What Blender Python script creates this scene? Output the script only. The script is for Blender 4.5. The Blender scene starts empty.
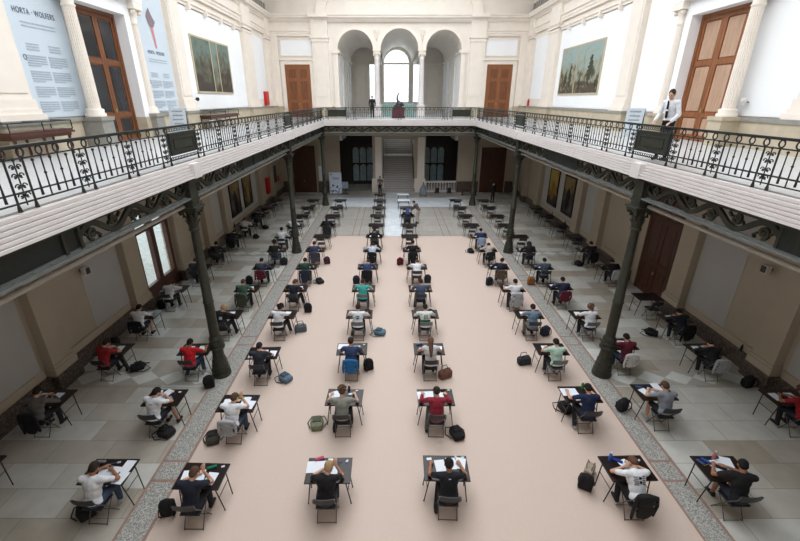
import bpy, bmesh, math, random
from mathutils import Vector, Matrix, Euler
PI = math.pi
random.seed(7)
SC = bpy.context.scene
COL = SC.collection

# ---------------------------------------------------------------- camera, sky, light, exposure
cam_d = bpy.data.cameras.new('camera')
cam_d.sensor_width = 36.0
cam_d.lens = 412.0 / 800.0 * 36.0
cam_d.shift_x = 9.0 / 800.0
cam_d.clip_end = 400
cam = bpy.data.objects.new('camera', cam_d)
COL.objects.link(cam)
cam.location = (0, 0, 8.0)
cam.rotation_euler = (math.radians(90 - 22.6), 0, 0)
SC.camera = cam
SC.view_settings.view_transform = 'Standard'
SC.view_settings.look = 'None'
SC.view_settings.gamma = 1
SC.view_settings.use_curve_mapping = False
SC.view_settings.exposure = -0.13
SC.cycles.max_bounces = 6
SC.cycles.diffuse_bounces = 3
SC.cycles.use_denoising = True
w = bpy.data.worlds.new('overcast_sky')
SC.world = w
w.use_nodes = True
w.node_tree.nodes['Background'].inputs[0].default_value = (0.86, 0.93, 1.0, 1)
w.node_tree.nodes['Background'].inputs[1].default_value = 2.8


def area(name, loc, rot, sx, sy, power, col):
    d = bpy.data.lights.new(name, 'AREA')
    d.shape = 'RECTANGLE'; d.size = sx; d.size_y = sy; d.energy = power; d.color = col
    o = bpy.data.objects.new(name, d); COL.objects.link(o)
    o.location = loc; o.rotation_euler = rot
    return o


area('skylight_daylight', (-0.9, 18.0, 17.55), (0, math.radians(-6), 0), 9.6, 33.0, 1700, (0.95, 0.97, 1.0))

# ---------------------------------------------------------------- materials
MATS = {}


def mat(name, col, rough=0.6, metal=0.0, var=0.06, scale=6.0, bump=0.0, spec=0.4):
    if name in MATS: return MATS[name]
    m = bpy.data.materials.new(name); m.use_nodes = True
    nt = m.node_tree; b = nt.nodes['Principled BSDF']
    b.inputs['Roughness'].default_value = rough
    b.inputs['Metallic'].default_value = metal
    b.inputs['Specular IOR Level'].default_value = spec
    tc = nt.nodes.new('ShaderNodeTexCoord')
    n = nt.nodes.new('ShaderNodeTexNoise'); n.inputs['Scale'].default_value = scale
    n.inputs['Detail'].default_value = 4
    nt.links.new(tc.outputs['Object'], n.inputs['Vector'])
    r = nt.nodes.new('ShaderNodeValToRGB')
    c = Vector(col)
    r.color_ramp.elements[0].position = 0.3; r.color_ramp.elements[1].position = 0.7
    r.color_ramp.elements[0].color = (*(c * (1 - var)), 1)
    r.color_ramp.elements[1].color = (*[min(1, x) for x in (c * (1 + var))], 1)
    nt.links.new(n.outputs['Fac'], r.inputs['Fac'])
    nt.links.new(r.outputs['Color'], b.inputs['Base Color'])
    if bump:
        bp = nt.nodes.new('ShaderNodeBump'); bp.inputs['Strength'].default_value = bump
        bp.inputs['Distance'].default_value = 0.02
        nt.links.new(n.outputs['Fac'], bp.inputs['Height']); nt.links.new(bp.outputs['Normal'], b.inputs['Normal'])
    MATS[name] = m
    return m


def lin(r, g, b):
    return tuple(((x / 255.0) / 12.92 if x < 10.3 else ((x / 255.0 + 0.055) / 1.055) ** 2.4) for x in (r, g, b))


def cmat(r, g, b, rough=0.85, **k):
    return mat('cloth_%d_%d_%d_%d' % (r, g, b, int(rough * 100)), lin(r, g, b), rough, var=0.12, scale=14, **k)


def speckle(name, c1, c2, scale, rough=0.5, c3=None):
    m = bpy.data.materials.new(name); m.use_nodes = True
    nt = m.node_tree; b = nt.nodes['Principled BSDF']; b.inputs['Roughness'].default_value = rough
    tc = nt.nodes.new('ShaderNodeTexCoord')
    v = nt.nodes.new('ShaderNodeTexVoronoi'); v.inputs['Scale'].default_value = scale
    nt.links.new(tc.outputs['Object'], v.inputs['Vector'])
    r = nt.nodes.new('ShaderNodeValToRGB')
    r.color_ramp.elements[0].color = (*c1, 1); r.color_ramp.elements[1].color = (*c2, 1)
    if c3:
        e = r.color_ramp.elements.new(0.5); e.color = (*c3, 1)
    s = nt.nodes.new('ShaderNodeSeparateColor')
    nt.links.new(v.outputs['Color'], s.inputs[0]); nt.links.new(s.outputs[0], r.inputs['Fac'])
    nt.links.new(r.outputs['Color'], b.inputs['Base Color'])
    return m


def slab_mat(name, bw, bh, c1, c2, mortar, rough, offx=0.0, offset=0.5, ms=0.006):
    m = bpy.data.materials.new(name); m.use_nodes = True
    nt = m.node_tree; b = nt.nodes['Principled BSDF']; b.inputs['Roughness'].default_value = rough
    tc = nt.nodes.new('ShaderNodeTexCoord')
    mp = nt.nodes.new('ShaderNodeMapping'); mp.inputs['Location'].default_value = (offx, 0.4, 0)
    nt.links.new(tc.outputs['Object'], mp.inputs['Vector'])
    br = nt.nodes.new('ShaderNodeTexBrick'); br.offset = offset
    br.inputs['Scale'].default_value = 1.0
    br.inputs['Brick Width'].default_value = bw; br.inputs['Row Height'].default_value = bh
    br.inputs['Mortar Size'].default_value = ms; br.inputs['Color1'].default_value = (*c1, 1)
    br.inputs['Color2'].default_value = (*c2, 1); br.inputs['Mortar'].default_value = (*mortar, 1)
    nt.links.new(mp.outputs['Vector'], br.inputs['Vector'])
    n = nt.nodes.new('ShaderNodeTexNoise'); n.inputs['Scale'].default_value = 2.5; n.inputs['Detail'].default_value = 5
    nt.links.new(tc.outputs['Object'], n.inputs['Vector'])
    mx = nt.nodes.new('ShaderNodeMixRGB'); mx.blend_type = 'MULTIPLY'; mx.inputs[0].default_value = 0.35
    nt.links.new(br.outputs['Color'], mx.inputs[1]); nt.links.new(n.outputs['Fac'], mx.inputs[2])
    mul = nt.nodes.new('ShaderNodeMixRGB'); mul.blend_type = 'MULTIPLY'; mul.inputs[0].default_value = 1
    mul.inputs[2].default_value = (1.25, 1.25, 1.25, 1)
    nt.links.new(mx.outputs[0], mul.inputs[1]); nt.links.new(mul.outputs[0], b.inputs['Base Color'])
    return m


def glass_mat(name, tint=(0.9, 0.95, 0.95), alpha=0.25):
    m = bpy.data.materials.new(name); m.use_nodes = True
    nt = m.node_tree; nt.nodes.clear()
    o = nt.nodes.new('ShaderNodeOutputMaterial'); t = nt.nodes.new('ShaderNodeBsdfTransparent')
    g = nt.nodes.new('ShaderNodeBsdfGlossy'); g.inputs['Roughness'].default_value = 0.05
    t.inputs[0].default_value = (*tint, 1)
    mx = nt.nodes.new('ShaderNodeMixShader'); mx.inputs[0].default_value = alpha
    nt.links.new(t.outputs[0], mx.inputs[1]); nt.links.new(g.outputs[0], mx.inputs[2]); nt.links.new(mx.outputs[0], o.inputs[0])
    return m


def wood_mat(name, c1, c2, rough=0.5, scale=(9, 9, 0.7)):
    m = bpy.data.materials.new(name); m.use_nodes = True
    nt = m.node_tree; b = nt.nodes['Principled BSDF']; b.inputs['Roughness'].default_value = rough
    tc = nt.nodes.new('ShaderNodeTexCoord'); mp = nt.nodes.new('ShaderNodeMapping')
    mp.inputs['Scale'].default_value = scale
    n = nt.nodes.new('ShaderNodeTexNoise'); n.inputs['Scale'].default_value = 2; n.inputs['Detail'].default_value = 6
    r = nt.nodes.new('ShaderNodeValToRGB'); r.color_ramp.elements[0].position = 0.3; r.color_ramp.elements[1].position = 0.7
    r.color_ramp.elements[0].color = (*c1, 1); r.color_ramp.elements[1].color = (*c2, 1)
    nt.links.new(tc.outputs['Object'], mp.inputs[0]); nt.links.new(mp.outputs[0], n.inputs['Vector'])
    nt.links.new(n.outputs['Fac'], r.inputs['Fac']); nt.links.new(r.outputs[0], b.inputs['Base Color'])
    return m


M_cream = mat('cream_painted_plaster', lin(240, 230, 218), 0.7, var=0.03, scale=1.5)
M_tan = mat('tan_plaster_shade_darkened', lin(186, 172, 152), 0.75, var=0.03, scale=1.5)  # plaster colour darkened to paint in the shade under the galleries
M_white = mat('white_painted_plaster', lin(250, 250, 250), 0.75, var=0.015, scale=1.0)
M_blue = mat('pale_blue_exhibition_wall', lin(208, 219, 227), 0.7, var=0.015, scale=1.0)
M_lowwhite = mat('white_lower_wall_shade_darkened', lin(188, 185, 180), 0.8, var=0.03, scale=1.2)  # white paint greyed by the same painted under-gallery shade
M_trim = mat('ivory_stucco', lin(244, 233, 220), 0.6, var=0.03, scale=2)
M_fascia = mat('white_painted_cornice', lin(226, 219, 216), 0.55, var=0.03, scale=3)
M_dado = mat('beige_stone_dado', lin(196, 182, 158), 0.5, var=0.1, scale=3)
M_dadotop = mat('grey_green_stone_moulding', lin(150, 148, 140), 0.4, var=0.1, scale=5)
M_marble = speckle('brown_mottled_marble', lin(58, 48, 42), lin(118, 104, 92), 26, 0.35, lin(82, 70, 62))
M_iron = mat('green_black_painted_iron', lin(58, 59, 50), 0.45, 0.2, 0.15, 12, 0.15)
M_irond = mat('dark_wrought_iron', lin(50, 54, 52), 0.4, 0.3, 0.15, 20)
M_flange = mat('grey_girder_flange', lin(128, 132, 130), 0.4, 0.3, 0.08, 8)
M_pipe = mat('grey_painted_pipe', lin(168, 162, 152), 0.5, 0.1)
M_gfloor = mat('pale_gallery_floor', lin(206, 206, 206), 0.35, var=0.04, scale=2)
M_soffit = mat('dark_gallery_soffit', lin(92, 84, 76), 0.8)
M_carpet = mat('peach_carpet', lin(212, 191, 177), 0.6, var=0.04, scale=55, bump=0.2, spec=0.4)
M_slab = slab_mat('grey_and_tan_stone_slabs', 1.35, 0.7, lin(208, 208, 202), lin(164, 153, 137), lin(130, 124, 116), 0.35, 0.2)
M_hall = slab_mat('tan_grey_stone_slabs', 1.4, 1.2, lin(182, 176, 168), lin(170, 164, 156), lin(140, 134, 128), 0.3)
M_path = slab_mat('white_slabs_painted_sheen', 1.2, 1.2, lin(232, 236, 240), lin(222, 228, 232), lin(195, 198, 200), 0.22)  # pale slabs, whitened further to paint in the window's reflection
M_terr = speckle('grey_speckled_terrazzo', lin(112, 112, 108), lin(204, 200, 192), 55, 0.45, lin(158, 156, 150))
M_red = mat('brown_red_stone_band', lin(156, 126, 112), 0.5, var=0.1)
M_diaA = mat('white_stone_lozenge', lin(214, 214, 208), 0.4)
M_diaB = mat('grey_stone_lozenge', lin(176, 172, 162), 0.4)
M_door = wood_mat('varnished_oak', lin(120, 72, 40), lin(158, 98, 56), 0.45)
M_doorp = wood_mat('pale_oak_panel', lin(172, 138, 112), lin(196, 160, 134), 0.5)
M_doorq = wood_mat('oak_door_panel', lin(98, 56, 30), lin(132, 80, 44), 0.45)
M_doord = wood_mat('dark_red_brown_wood', lin(66, 36, 24), lin(92, 50, 32), 0.45)
M_glassdoor = mat('dark_reflecting_glass', lin(48, 48, 50), 0.08, 0.0, 0.2, 1.0)
M_glass = glass_mat('clear_glass', alpha=0.12)
M_lead = mat('window_glass_painted_daylight', lin(158, 184, 192), 0.3, var=0.2, scale=3)  # opaque panes; dim daylight from outside is painted into the pale colour
M_black = mat('black_table_laminate', lin(38, 30, 28), 0.3, var=0.15, scale=5)
M_tgrey = mat('grey_table_laminate', lin(84, 88, 94), 0.32, var=0.1, scale=5)
M_twhite = mat('white_table_laminate', lin(225, 232, 240), 0.35)
M_tube = mat('dark_steel_tube', lin(66, 62, 58), 0.35, 0.6, 0.1, 10)
M_tubel = mat('grey_steel_tube', lin(104, 100, 96), 0.35, 0.6, 0.1, 10)
M_seat = mat('black_vinyl', lin(44, 44, 48), 0.45, var=0.1)
M_seatg = mat('grey_vinyl', lin(112, 116, 120), 0.45, var=0.1)
M_paper = mat('white_paper', lin(232, 236, 242), 0.8, var=0.01)
M_skin = mat('skin', lin(205, 160, 134), 0.6, var=0.06, scale=12)
M_skind = mat('tanned_skin', lin(160, 112, 84), 0.6, var=0.06, scale=12)
M_eye = mat('eye', lin(40, 30, 26), 0.2)
M_step = mat('grey_stair_stone', lin(205, 200, 198), 0.45, var=0.06)  # stone lightened in place of daylight falling into the stairwell
M_land = mat('landing_stone_painted_lit', lin(244, 246, 250), 0.3)  # landing whitened to paint in the light falling from above
M_gold = mat('gilt_wood_frame', lin(176, 150, 100), 0.4, 0.4, 0.15, 8)
M_frame = mat('black_picture_frame', lin(40, 30, 22), 0.4)
M_turq = mat('turquoise_painted_balustrade', lin(150, 196, 190), 0.5)
M_bronze = mat('dark_bronze', lin(72, 66, 70), 0.35, 0.6, 0.2, 8)
M_plinth = mat('dark_red_plinth', lin(92, 46, 54), 0.5)
M_redp = mat('fire_red_enamel', lin(196, 40, 38), 0.4)
M_asph = mat('brightened_asphalt', lin(196, 194, 190), 0.9)  # asphalt lightened so the outdoors behind the glass door looks bright


def paint_mat(name, sky, mid, dark, horizon=0.5, scale=2.2, seed=0.0):
    m = bpy.data.materials.new(name); m.use_nodes = True
    nt = m.node_tree; b = nt.nodes['Principled BSDF']; b.inputs['Roughness'].default_value = 0.4
    tc = nt.nodes.new('ShaderNodeTexCoord'); sp = nt.nodes.new('ShaderNodeSeparateXYZ')
    nt.links.new(tc.outputs['Generated'], sp.inputs[0])
    mp = nt.nodes.new('ShaderNodeMapping'); mp.inputs['Location'].default_value = (seed, seed * 2, seed)
    n = nt.nodes.new('ShaderNodeTexNoise'); n.inputs['Scale'].default_value = scale; n.inputs['Detail'].default_value = 7
    nt.links.new(tc.outputs['Object'], mp.inputs[0]); nt.links.new(mp.outputs[0], n.inputs['Vector'])
    ad = nt.nodes.new('ShaderNodeMath'); ad.operation = 'MULTIPLY_ADD'; ad.inputs[1].default_value = 1.5
    nt.links.new(n.outputs['Fac'], ad.inputs[0]); zz = nt.nodes.new('ShaderNodeMath'); zz.operation = 'MULTIPLY_ADD'; zz.inputs[1].default_value = 0.7; zz.inputs[2].default_value = -0.58
    nt.links.new(sp.outputs[2], zz.inputs[0]); nt.links.new(zz.outputs[0], ad.inputs[2])
    r = nt.nodes.new('ShaderNodeValToRGB'); e = r.color_ramp.elements
    e[0].position = horizon - .15; e[0].color = (*dark, 1)
    e[1].position = min(0.99, horizon + 0.3); e[1].color = (*sky, 1)
    k = e.new(horizon + 0.02); k.color = (*mid, 1)
    nt.links.new(ad.outputs[0], r.inputs['Fac']); nt.links.new(r.outputs[0], b.inputs['Base Color'])
    return m


# ---------------------------------------------------------------- mesh builder
class MB:
    cnt = 0

    def __init__(s): s.v = []; s.f = []; s.sm = []

    def add(s, vs, fs, smooth=False):
        n = len(s.v); s.v += [tuple(x) for x in vs]
        for f in fs: s.f.append(tuple(i + n for i in f)); s.sm.append(smooth)
        return s

    def box(s, x0, x1, y0, y1, z0, z1, M=None):
        MB.cnt += 1; e = (MB.cnt % 9) * .00035
        if abs(x1 - x0) > .015: x0 -= e; x1 += e
        if abs(y1 - y0) > .015: y0 -= e; y1 += e
        if abs(z1 - z0) > .015: z0 -= e; z1 += e
        vs = [Vector(p) for p in ((x0, y0, z0), (x1, y0, z0), (x1, y1, z0), (x0, y1, z0), (x0, y0, z1), (x1, y0, z1), (x1, y1, z1), (x0, y1, z1))]
        if M: vs = [M @ p for p in vs]
        return s.add(vs, [(0, 3, 2, 1), (4, 5, 6, 7), (0, 1, 5, 4), (1, 2, 6, 5), (2, 3, 7, 6), (3, 0, 4, 7)])

    def rbox(s, c, h, M=None, b=0.01):
        """box with chamfered edges: centre c, half sizes h"""
        bm = bmesh.new(); bmesh.ops.create_cube(bm, size=2)
        for v in bm.verts: v.co = Vector((v.co.x * h[0], v.co.y * h[1], v.co.z * h[2]))
        bmesh.ops.bevel(bm, geom=bm.edges[:], offset=min(b, min(h) * 0.9), segments=2, affect='EDGES', profile=0.6)
        bm.verts.ensure_lookup_table()
        R = M or Matrix()
        vs = [Vector(c) + (R.to_3x3() @ v.co) for v in bm.verts]
        s.add(vs, [tuple(v.index for v in f.verts) for f in bm.faces]); bm.free()
        return s

    def tube(s, pts, r, n=6, closed=False, caps=True):
        pts = [Vector(p) for p in pts]; N = len(pts); rings = []
        rr = r if isinstance(r, (list, tuple)) else [r] * N
        for i, p in enumerate(pts):
            if closed: d = pts[(i + 1) % N] - pts[i - 1]
            else: d = pts[min(i + 1, N - 1)] - pts[max(i - 1, 0)]
            d.normalize()
            a = d.cross(Vector((0, 0, 1)) if abs(d.z) < 0.95 else Vector((1, 0, 0))).normalized(); b = d.cross(a)
            rings.append([p + (a * math.cos(2 * PI * k / n) + b * math.sin(2 * PI * k / n)) * rr[i] for k in range(n)])
        vs = [q for R in rings for q in R]; fs = []
        for i in range(N if closed else N - 1):
            j = (i + 1) % N
            for k in range(n): l = (k + 1) % n; fs.append((i * n + k, i * n + l, j * n + l, j * n + k))
        s.add(vs, fs, n > 4)
        if caps and not closed:
            s.add(rings[0], [tuple(range(n))][::-1]); s.add(rings[-1], [tuple(range(n))])
        return s

    def lathe(s, prof, cx, cy, n=20, flute=0, fd=0.0):
        vs = []; fs = []
        for r, z in prof:
            for k in range(n):
                a = 2 * PI * k / n; q = r
                if flute and k % 2: q = r - fd
                vs.append((cx + q * math.cos(a), cy + q * math.sin(a), z))
        for i in range(len(prof) - 1):
            for k in range(n): l = (k + 1) % n; fs.append((i * n + k, i * n + l, (i + 1) * n + l, (i + 1) * n + k))
        s.add(vs, fs, not flute)
        m = len(prof) - 1
        s.add(vs[:n], [tuple(range(n))[::-1]]); s.add(vs[m * n:], [tuple(range(n))])
        return s

    def sphere(s, c, r, n=8):
        bm = bmesh.new(); bmesh.ops.create_uvsphere(bm, u_segments=n, v_segments=max(4, n // 2 + 1), radius=1)
        bm.verts.ensure_lookup_table(); q = r if isinstance(r, (tuple, list)) else (r, r, r)
        s.add([(c[0] + v.co.x * q[0], c[1] + v.co.y * q[1], c[2] + v.co.z * q[2]) for v in bm.verts], [tuple(v.index for v in f.verts) for f in bm.faces], True); bm.free()
        return s

    def extrude(s, prof, a, b, axis='y'):
        """profile of (u, z) run along an axis from a to b (u = x for axis y, u = y for axis x); closed"""
        n = len(prof)
        if axis == 'y': A = [(u, a, z) for u, z in prof]; B = [(u, b, z) for u, z in prof]
        else: A = [(a, u, z) for u, z in prof]; B = [(b, u, z) for u, z in prof]
        fs = [(k, (k + 1) % n, n + (k + 1) % n, n + k) for k in range(n)] + [tuple(range(n))[::-1], tuple(range(n, 2 * n))]
        return s.add(A + B, fs)

    def mesh(s, name, fix=True):
        me = bpy.data.meshes.new(name); me.from_pydata(s.v, [], s.f)
        for i, p in enumerate(me.polygons): p.use_smooth = s.sm[i]
        if fix:
            bm = bmesh.new(); bm.from_mesh(me); bmesh.ops.recalc_face_normals(bm, faces=bm.faces[:]); bm.to_mesh(me); bm.free()
        return me

    def build(s, name, m, parent=None, **k):
        me = s.mesh(name)
        return ob(name, me, m, parent, **k)


def ob(name, me, m, parent=None, **k):
    if m is not None and len(me.materials) == 0: me.materials.append(m)
    o = bpy.data.objects.new(name, me); COL.objects.link(o)
    if parent: o.parent = parent
    for a, b in k.items(): o[a] = b
    return o


def obm(name, me, m, parent=None):
    """object sharing mesh me but with its own material"""
    if len(me.materials) == 0: me.materials.append(m)
    o = bpy.data.objects.new(name, me); COL.objects.link(o)
    o.material_slots[0].link = 'OBJECT'; o.material_slots[0].material = m
    if parent: o.parent = parent
    return o


def thing(name, label, cat, loc=(0, 0, 0), rz=0.0, group=None):
    o = bpy.data.objects.new(name, None); COL.objects.link(o)
    o.location = loc; o.rotation_euler = (0, 0, rz); o.empty_display_size = 0.1
    o['label'] = label; o['category'] = cat
    if group: o['group'] = group
    return o


def tag(o, label, cat, group=None, kind=None):
    o['label'] = label; o['category'] = cat
    if group: o['group'] = group
    if kind: o['kind'] = kind
    return o


def copy_tree(o, parent=None):
    c = o.copy(); COL.objects.link(c)
    if parent is not None: c.parent = parent
    for ch in o.children: copy_tree(ch, c)
    return c


def struct(name, mb, m, label=None):
    o = mb.build(name, m); o['kind'] = 'structure'
    if label: o['label'] = label
    return o


# ---------------------------------------------------------------- setting
XL, XR, YF, YN = -10.1, 11.4, 38.25, -4.0
ZG = 6.55          # gallery floor
XC = 0.65
GL, GR, GF = -5.2, 6.5, 33.05   # edges of the galleries (inner)
ZTOP = 17.6
CY = [-0.44, 10.75, 21.94, 33.13]

# floors
struct('floor', MB().box(XL - .3, XR + .3, YN, YF + 13, -0.3, -0.012), M_slab)
struct('floor_hall_stone', MB().box(-4.85, 6.17, 24.8, 38.2, -0.02, 0.0), M_hall)
struct('floor_hall_path', MB().box(-0.42, 0.82, 24.85, 38.2, -0.01, 0.003).box(-4.8, 6.1, 32.55, 35.9, -0.01, 0.0022), M_path)
lines = MB()
for x in (-2.48, -2.04, 3.33, 3.77): lines.box(x - .02, x + .02, 24.9, 32.5, 0.0, 0.004)
for y in (25.1, 28.7, 32.5): lines.box(-4.8, -0.45, y - .02, y + .02, 0, 0.004).box(0.85, 6.1, y - .02, y + .02, 0, 0.004)
lines.box(-4.85, 6.17, 35.9, 35.95, 0, 0.004)
struct('floor_inlay_lines', lines, M_red)
tb = MB().box(-5.45, -4.82, YN, 33.0, -0.02, -0.002).box(6.14, 6.76, YN, 33.0, -0.02, -0.002)
struct('floor_terrazzo_bands', tb, M_terr)
rb = MB()
for x in (-5.45, -4.86, 6.16, 6.72): rb.box(x - .03, x + .03, YN, 33.0, -0.015, 0.001)
y = 1.2
while y < 33:
    for yy in (y, y + 0.55): rb.box(-5.45, -4.86, yy - .03, yy + .03, -0.015, 0.002).box(6.16, 6.72, yy - .03, yy + .03, -0.015, 0.002)
    y += 5.6
struct('floor_band_borders', rb, M_red)
# lozenge bands across the side aisles in line with the columns
for kk, yc in enumerate((10.55, 21.75, 32.9)):
    a = MB(); b = MB()
    for (x0, x1) in ((XL + .3, -5.5), (6.8, XR - .3)):
        b.box(x0, x1, yc - .36, yc + .36, -0.011, -0.006)
        n = 5; wd = (x1 - x0) / n
        for i in range(n):
            cx = x0 + (i + .5) * wd
            a.add([(cx - wd / 2, yc, -0.003), (cx, yc - .34, -0.003), (cx + wd / 2, yc, -0.003), (cx, yc + .34, -0.003)], [(0, 1, 2, 3)])
    struct('floor_lozenge_band_%d' % (kk + 1), b, M_diaB); struct('floor_lozenge_%d' % (kk + 1), a, M_diaA)
# the carpet
cp = MB().box(-4.81, 6.13, YN, 24.8, -0.01, 0.008)
tag(cp.build('carpet', M_carpet), 'peach coloured carpet runner covering the middle of the hall floor', 'carpet')

# side walls ------------------------------------------------------------
wl = MB()
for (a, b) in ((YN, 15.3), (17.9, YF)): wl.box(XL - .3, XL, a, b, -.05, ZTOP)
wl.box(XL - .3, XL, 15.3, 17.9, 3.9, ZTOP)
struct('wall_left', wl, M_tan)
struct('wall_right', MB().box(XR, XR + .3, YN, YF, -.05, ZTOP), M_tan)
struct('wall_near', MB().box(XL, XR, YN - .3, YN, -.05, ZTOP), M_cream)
# upper faces of the side walls, in cream without the shade darkening
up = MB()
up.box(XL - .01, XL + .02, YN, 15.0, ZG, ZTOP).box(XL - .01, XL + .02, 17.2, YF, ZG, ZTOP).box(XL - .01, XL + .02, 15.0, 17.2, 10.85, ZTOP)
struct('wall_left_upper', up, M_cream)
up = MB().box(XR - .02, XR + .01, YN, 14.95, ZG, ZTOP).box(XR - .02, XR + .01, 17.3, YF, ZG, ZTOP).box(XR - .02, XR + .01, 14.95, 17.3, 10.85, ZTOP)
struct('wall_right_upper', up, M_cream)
# ceiling with a glazed opening
cl = MB()
cl.box(XL, -6.2, YN, YF, ZTOP, ZTOP + .3).box(7.5, XR, YN, YF, ZTOP, ZTOP + .3).box(-6.2, 7.5, YN, 2, ZTOP, ZTOP + .3).box(-6.2, 7.5, 36, YF, ZTOP, ZTOP + .3)
struct('ceiling', cl, M_cream)

# galleries
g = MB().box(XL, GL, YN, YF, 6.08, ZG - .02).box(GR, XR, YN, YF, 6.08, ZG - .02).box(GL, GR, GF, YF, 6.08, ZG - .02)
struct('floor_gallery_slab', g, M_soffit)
g = MB().box(XL, GL - .02, YN, YF, ZG - .02, ZG).box(GR + .02, XR, YN, YF, ZG - .02, ZG).box(GL, GR, GF + .02, YF, ZG - .02, ZG)
struct('floor_gallery', g, M_gfloor)


def fascia_prof(sgn, base):
    """stepped cornice: reaches out .2 at the top and recedes towards the bottom"""
    p = [(base, 6.12), (base + sgn * .2, 6.14)]
    n = 5
    for i in range(n):
        z0 = 6.15 + i * (0.33 / n); z1 = z0 + 0.33 / n
        u = 0.235 - 0.021 * i
        p += [(base + sgn * u, z0), (base + sgn * u, z1 - 0.022), (base + sgn * (u - 0.05), z1 - 0.02), (base + sgn * (u - 0.05), z1)]
    p += [(base + sgn * 0.12, 6.485), (base + sgn * 0.12, 6.53), (base, 6.53)]
    return p


fa = MB(); fa.extrude(fascia_prof(1, GL), YN, GF, 'y'); struct('trim_1', fa, M_fascia, 'stepped white cornice along the left gallery edge')
fa = MB(); fa.extrude(fascia_prof(-1, GR), YN, GF, 'y'); struct('trim_2', fa, M_fascia, 'stepped white cornice along the right gallery edge')
fa = MB(); fa.extrude(fascia_prof(-1, GF), GL, GR, 'x'); struct('trim_3', fa, M_fascia, 'stepped white cornice along the far gallery edge')
fb = MB()
for yc in CY[1:3]:
    fb.box(GL, GL + .245, yc - .2, yc + .2, 6.13, 6.49).box(GR - .245, GR, yc - .2, yc + .2, 6.13, 6.49)
struct('trim_4', fb, M_fascia)

# lower pilasters, plinths
TN = [10]


def trim(mb, m, label=None):
    TN[0] += 1
    return struct('trim_%d' % TN[0], mb, m, label)


def low_pil(side, y0, y1, z1=5.98, d=0.28):
    X = XL if side < 0 else XR; s = -side
    x0, x1 = sorted((X, X + s * d))
    b = MB().box(x0, x1, y0, y1, 0.5, z1)
    xa, xb = sorted((X, X + s * (d + .06))); b.box(xa, xb, y0 - .06, y1 + .06, 0.5, 0.72)
    xa, xb = sorted((X, X + s * (d + .03))); b.box(xa, xb, y0 - .03, y1 + .03, 0.72, 0.82)
    trim(b, M_tan)
    xa, xb = sorted((X, X + s * (d + .1)))
    trim(MB().box(xa, xb, y0 - .1, y1 + .1, -0.01, 0.5), M_marble)


for side in (-1, 1):
    for (a, b) in ((-1.2, -.4), (10.0, 10.75), (14.25, 15.1), (18.1, 19.0), (21.2, 22.1), (23.9, 24.5), (31.0, 31.7), (34.2, 34.9)):
        low_pil(side, a, b)
for i, (y0, y1) in enumerate(((YN, 9.9), (10.85, 14.15), (19.1, 21.1), (22.2, 23.8), (24.6, 30.9), (31.8, 34.1), (35.0, YF))):
    trim(MB().box(XL, XL + .16, y0, y1, -.01, .48).box(XL, XL + .2, y0, y1, .44, .5), M_marble)
    trim(MB().box(XR - .16, XR, y0, y1, -.01, .48).box(XR - .2, XR, y0, y1, .44, .5), M_marble)
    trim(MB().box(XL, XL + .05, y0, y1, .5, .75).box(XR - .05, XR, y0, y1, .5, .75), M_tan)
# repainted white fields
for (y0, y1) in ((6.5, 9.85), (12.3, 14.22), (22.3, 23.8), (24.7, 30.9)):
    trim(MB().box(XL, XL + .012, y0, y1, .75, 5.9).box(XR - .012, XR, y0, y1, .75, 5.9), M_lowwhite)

# upper dado
for (y0, y1) in ((YN, 14.1), (18.3, YF)):
    trim(MB().box(XL, XL + .14, y0, y1, ZG, 7.35).box(XR - .14, XR, y0, y1, ZG, 7.35), M_dado)
    trim(MB().box(XL, XL + .2, y0, y1, 7.35, 7.47).box(XR - .2, XR, y0, y1, 7.35, 7.47), M_dadotop)


def up_pil(side, y0, y1, d=0.26, z1=13.0):
    X = XL if side < 0 else XR; s = -side

    def bx(b, dd, e, za, zb):
        xa, xb = sorted((X, X + s * dd)); b.box(xa, xb, y0 - e, y1 + e, za, zb)
    b = MB()
    bx(b, d + .14, .1, ZG, 7.35)
    trim(b, M_dado)
    b = MB()
    bx(b, d + .16, .14, 7.47, 7.62); bx(b, d + .1, .08, 7.62, 7.74); bx(b, d + .05, .05, 7.74, 8.0); bx(b, d, 0, 8.0, 12.35)
    bx(b, d + .04, .04, 12.2, 12.28); bx(b, d + .06, .06, 12.4, 12.6); bx(b, d + .12, .12, 12.6, 12.72); bx(b, d + .03, .02, 12.72, z1 + 0.9)
    # recessed shaft edges
    xa, xb = sorted((X + s * d, X + s * (d + .03))); b.box(xa, xb, y0 + .12, y1 - .12, 8.15, 12.1)
    trim(b, M_trim)
    b = MB(); bx(b, d + .18, .15, 7.35, 7.47); trim(b, M_dadotop)


for side in (-1, 1):
    for (a, b) in ((-1.0, .6), (11.0, 12.25), (21.15, 22.25), (31.4, 33.2), (37.0, 38.2)):
        up_pil(side, a, b)
# white exhibition fields on the upper walls
for (y0, y1, m1) in ((1.0, 10.7, M_white), (12.35, 14.62, M_blue), (18.3, 21.0, M_blue), (22.4, 31.2, M_white)):
    trim(MB().box(XL, XL + .06, y0, y1, 7.5, 12.15), m1)
    trim(MB().box(XR - .06, XR, y0, y1, 7.5, 12.15), M_white)
trim(MB().box(XL, XL + .05, 33.9, 36.5, 8.0, 12.3).box(XR - .05, XR, 33.9, 36.5, 8.0, 12.3), M_white)
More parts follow.
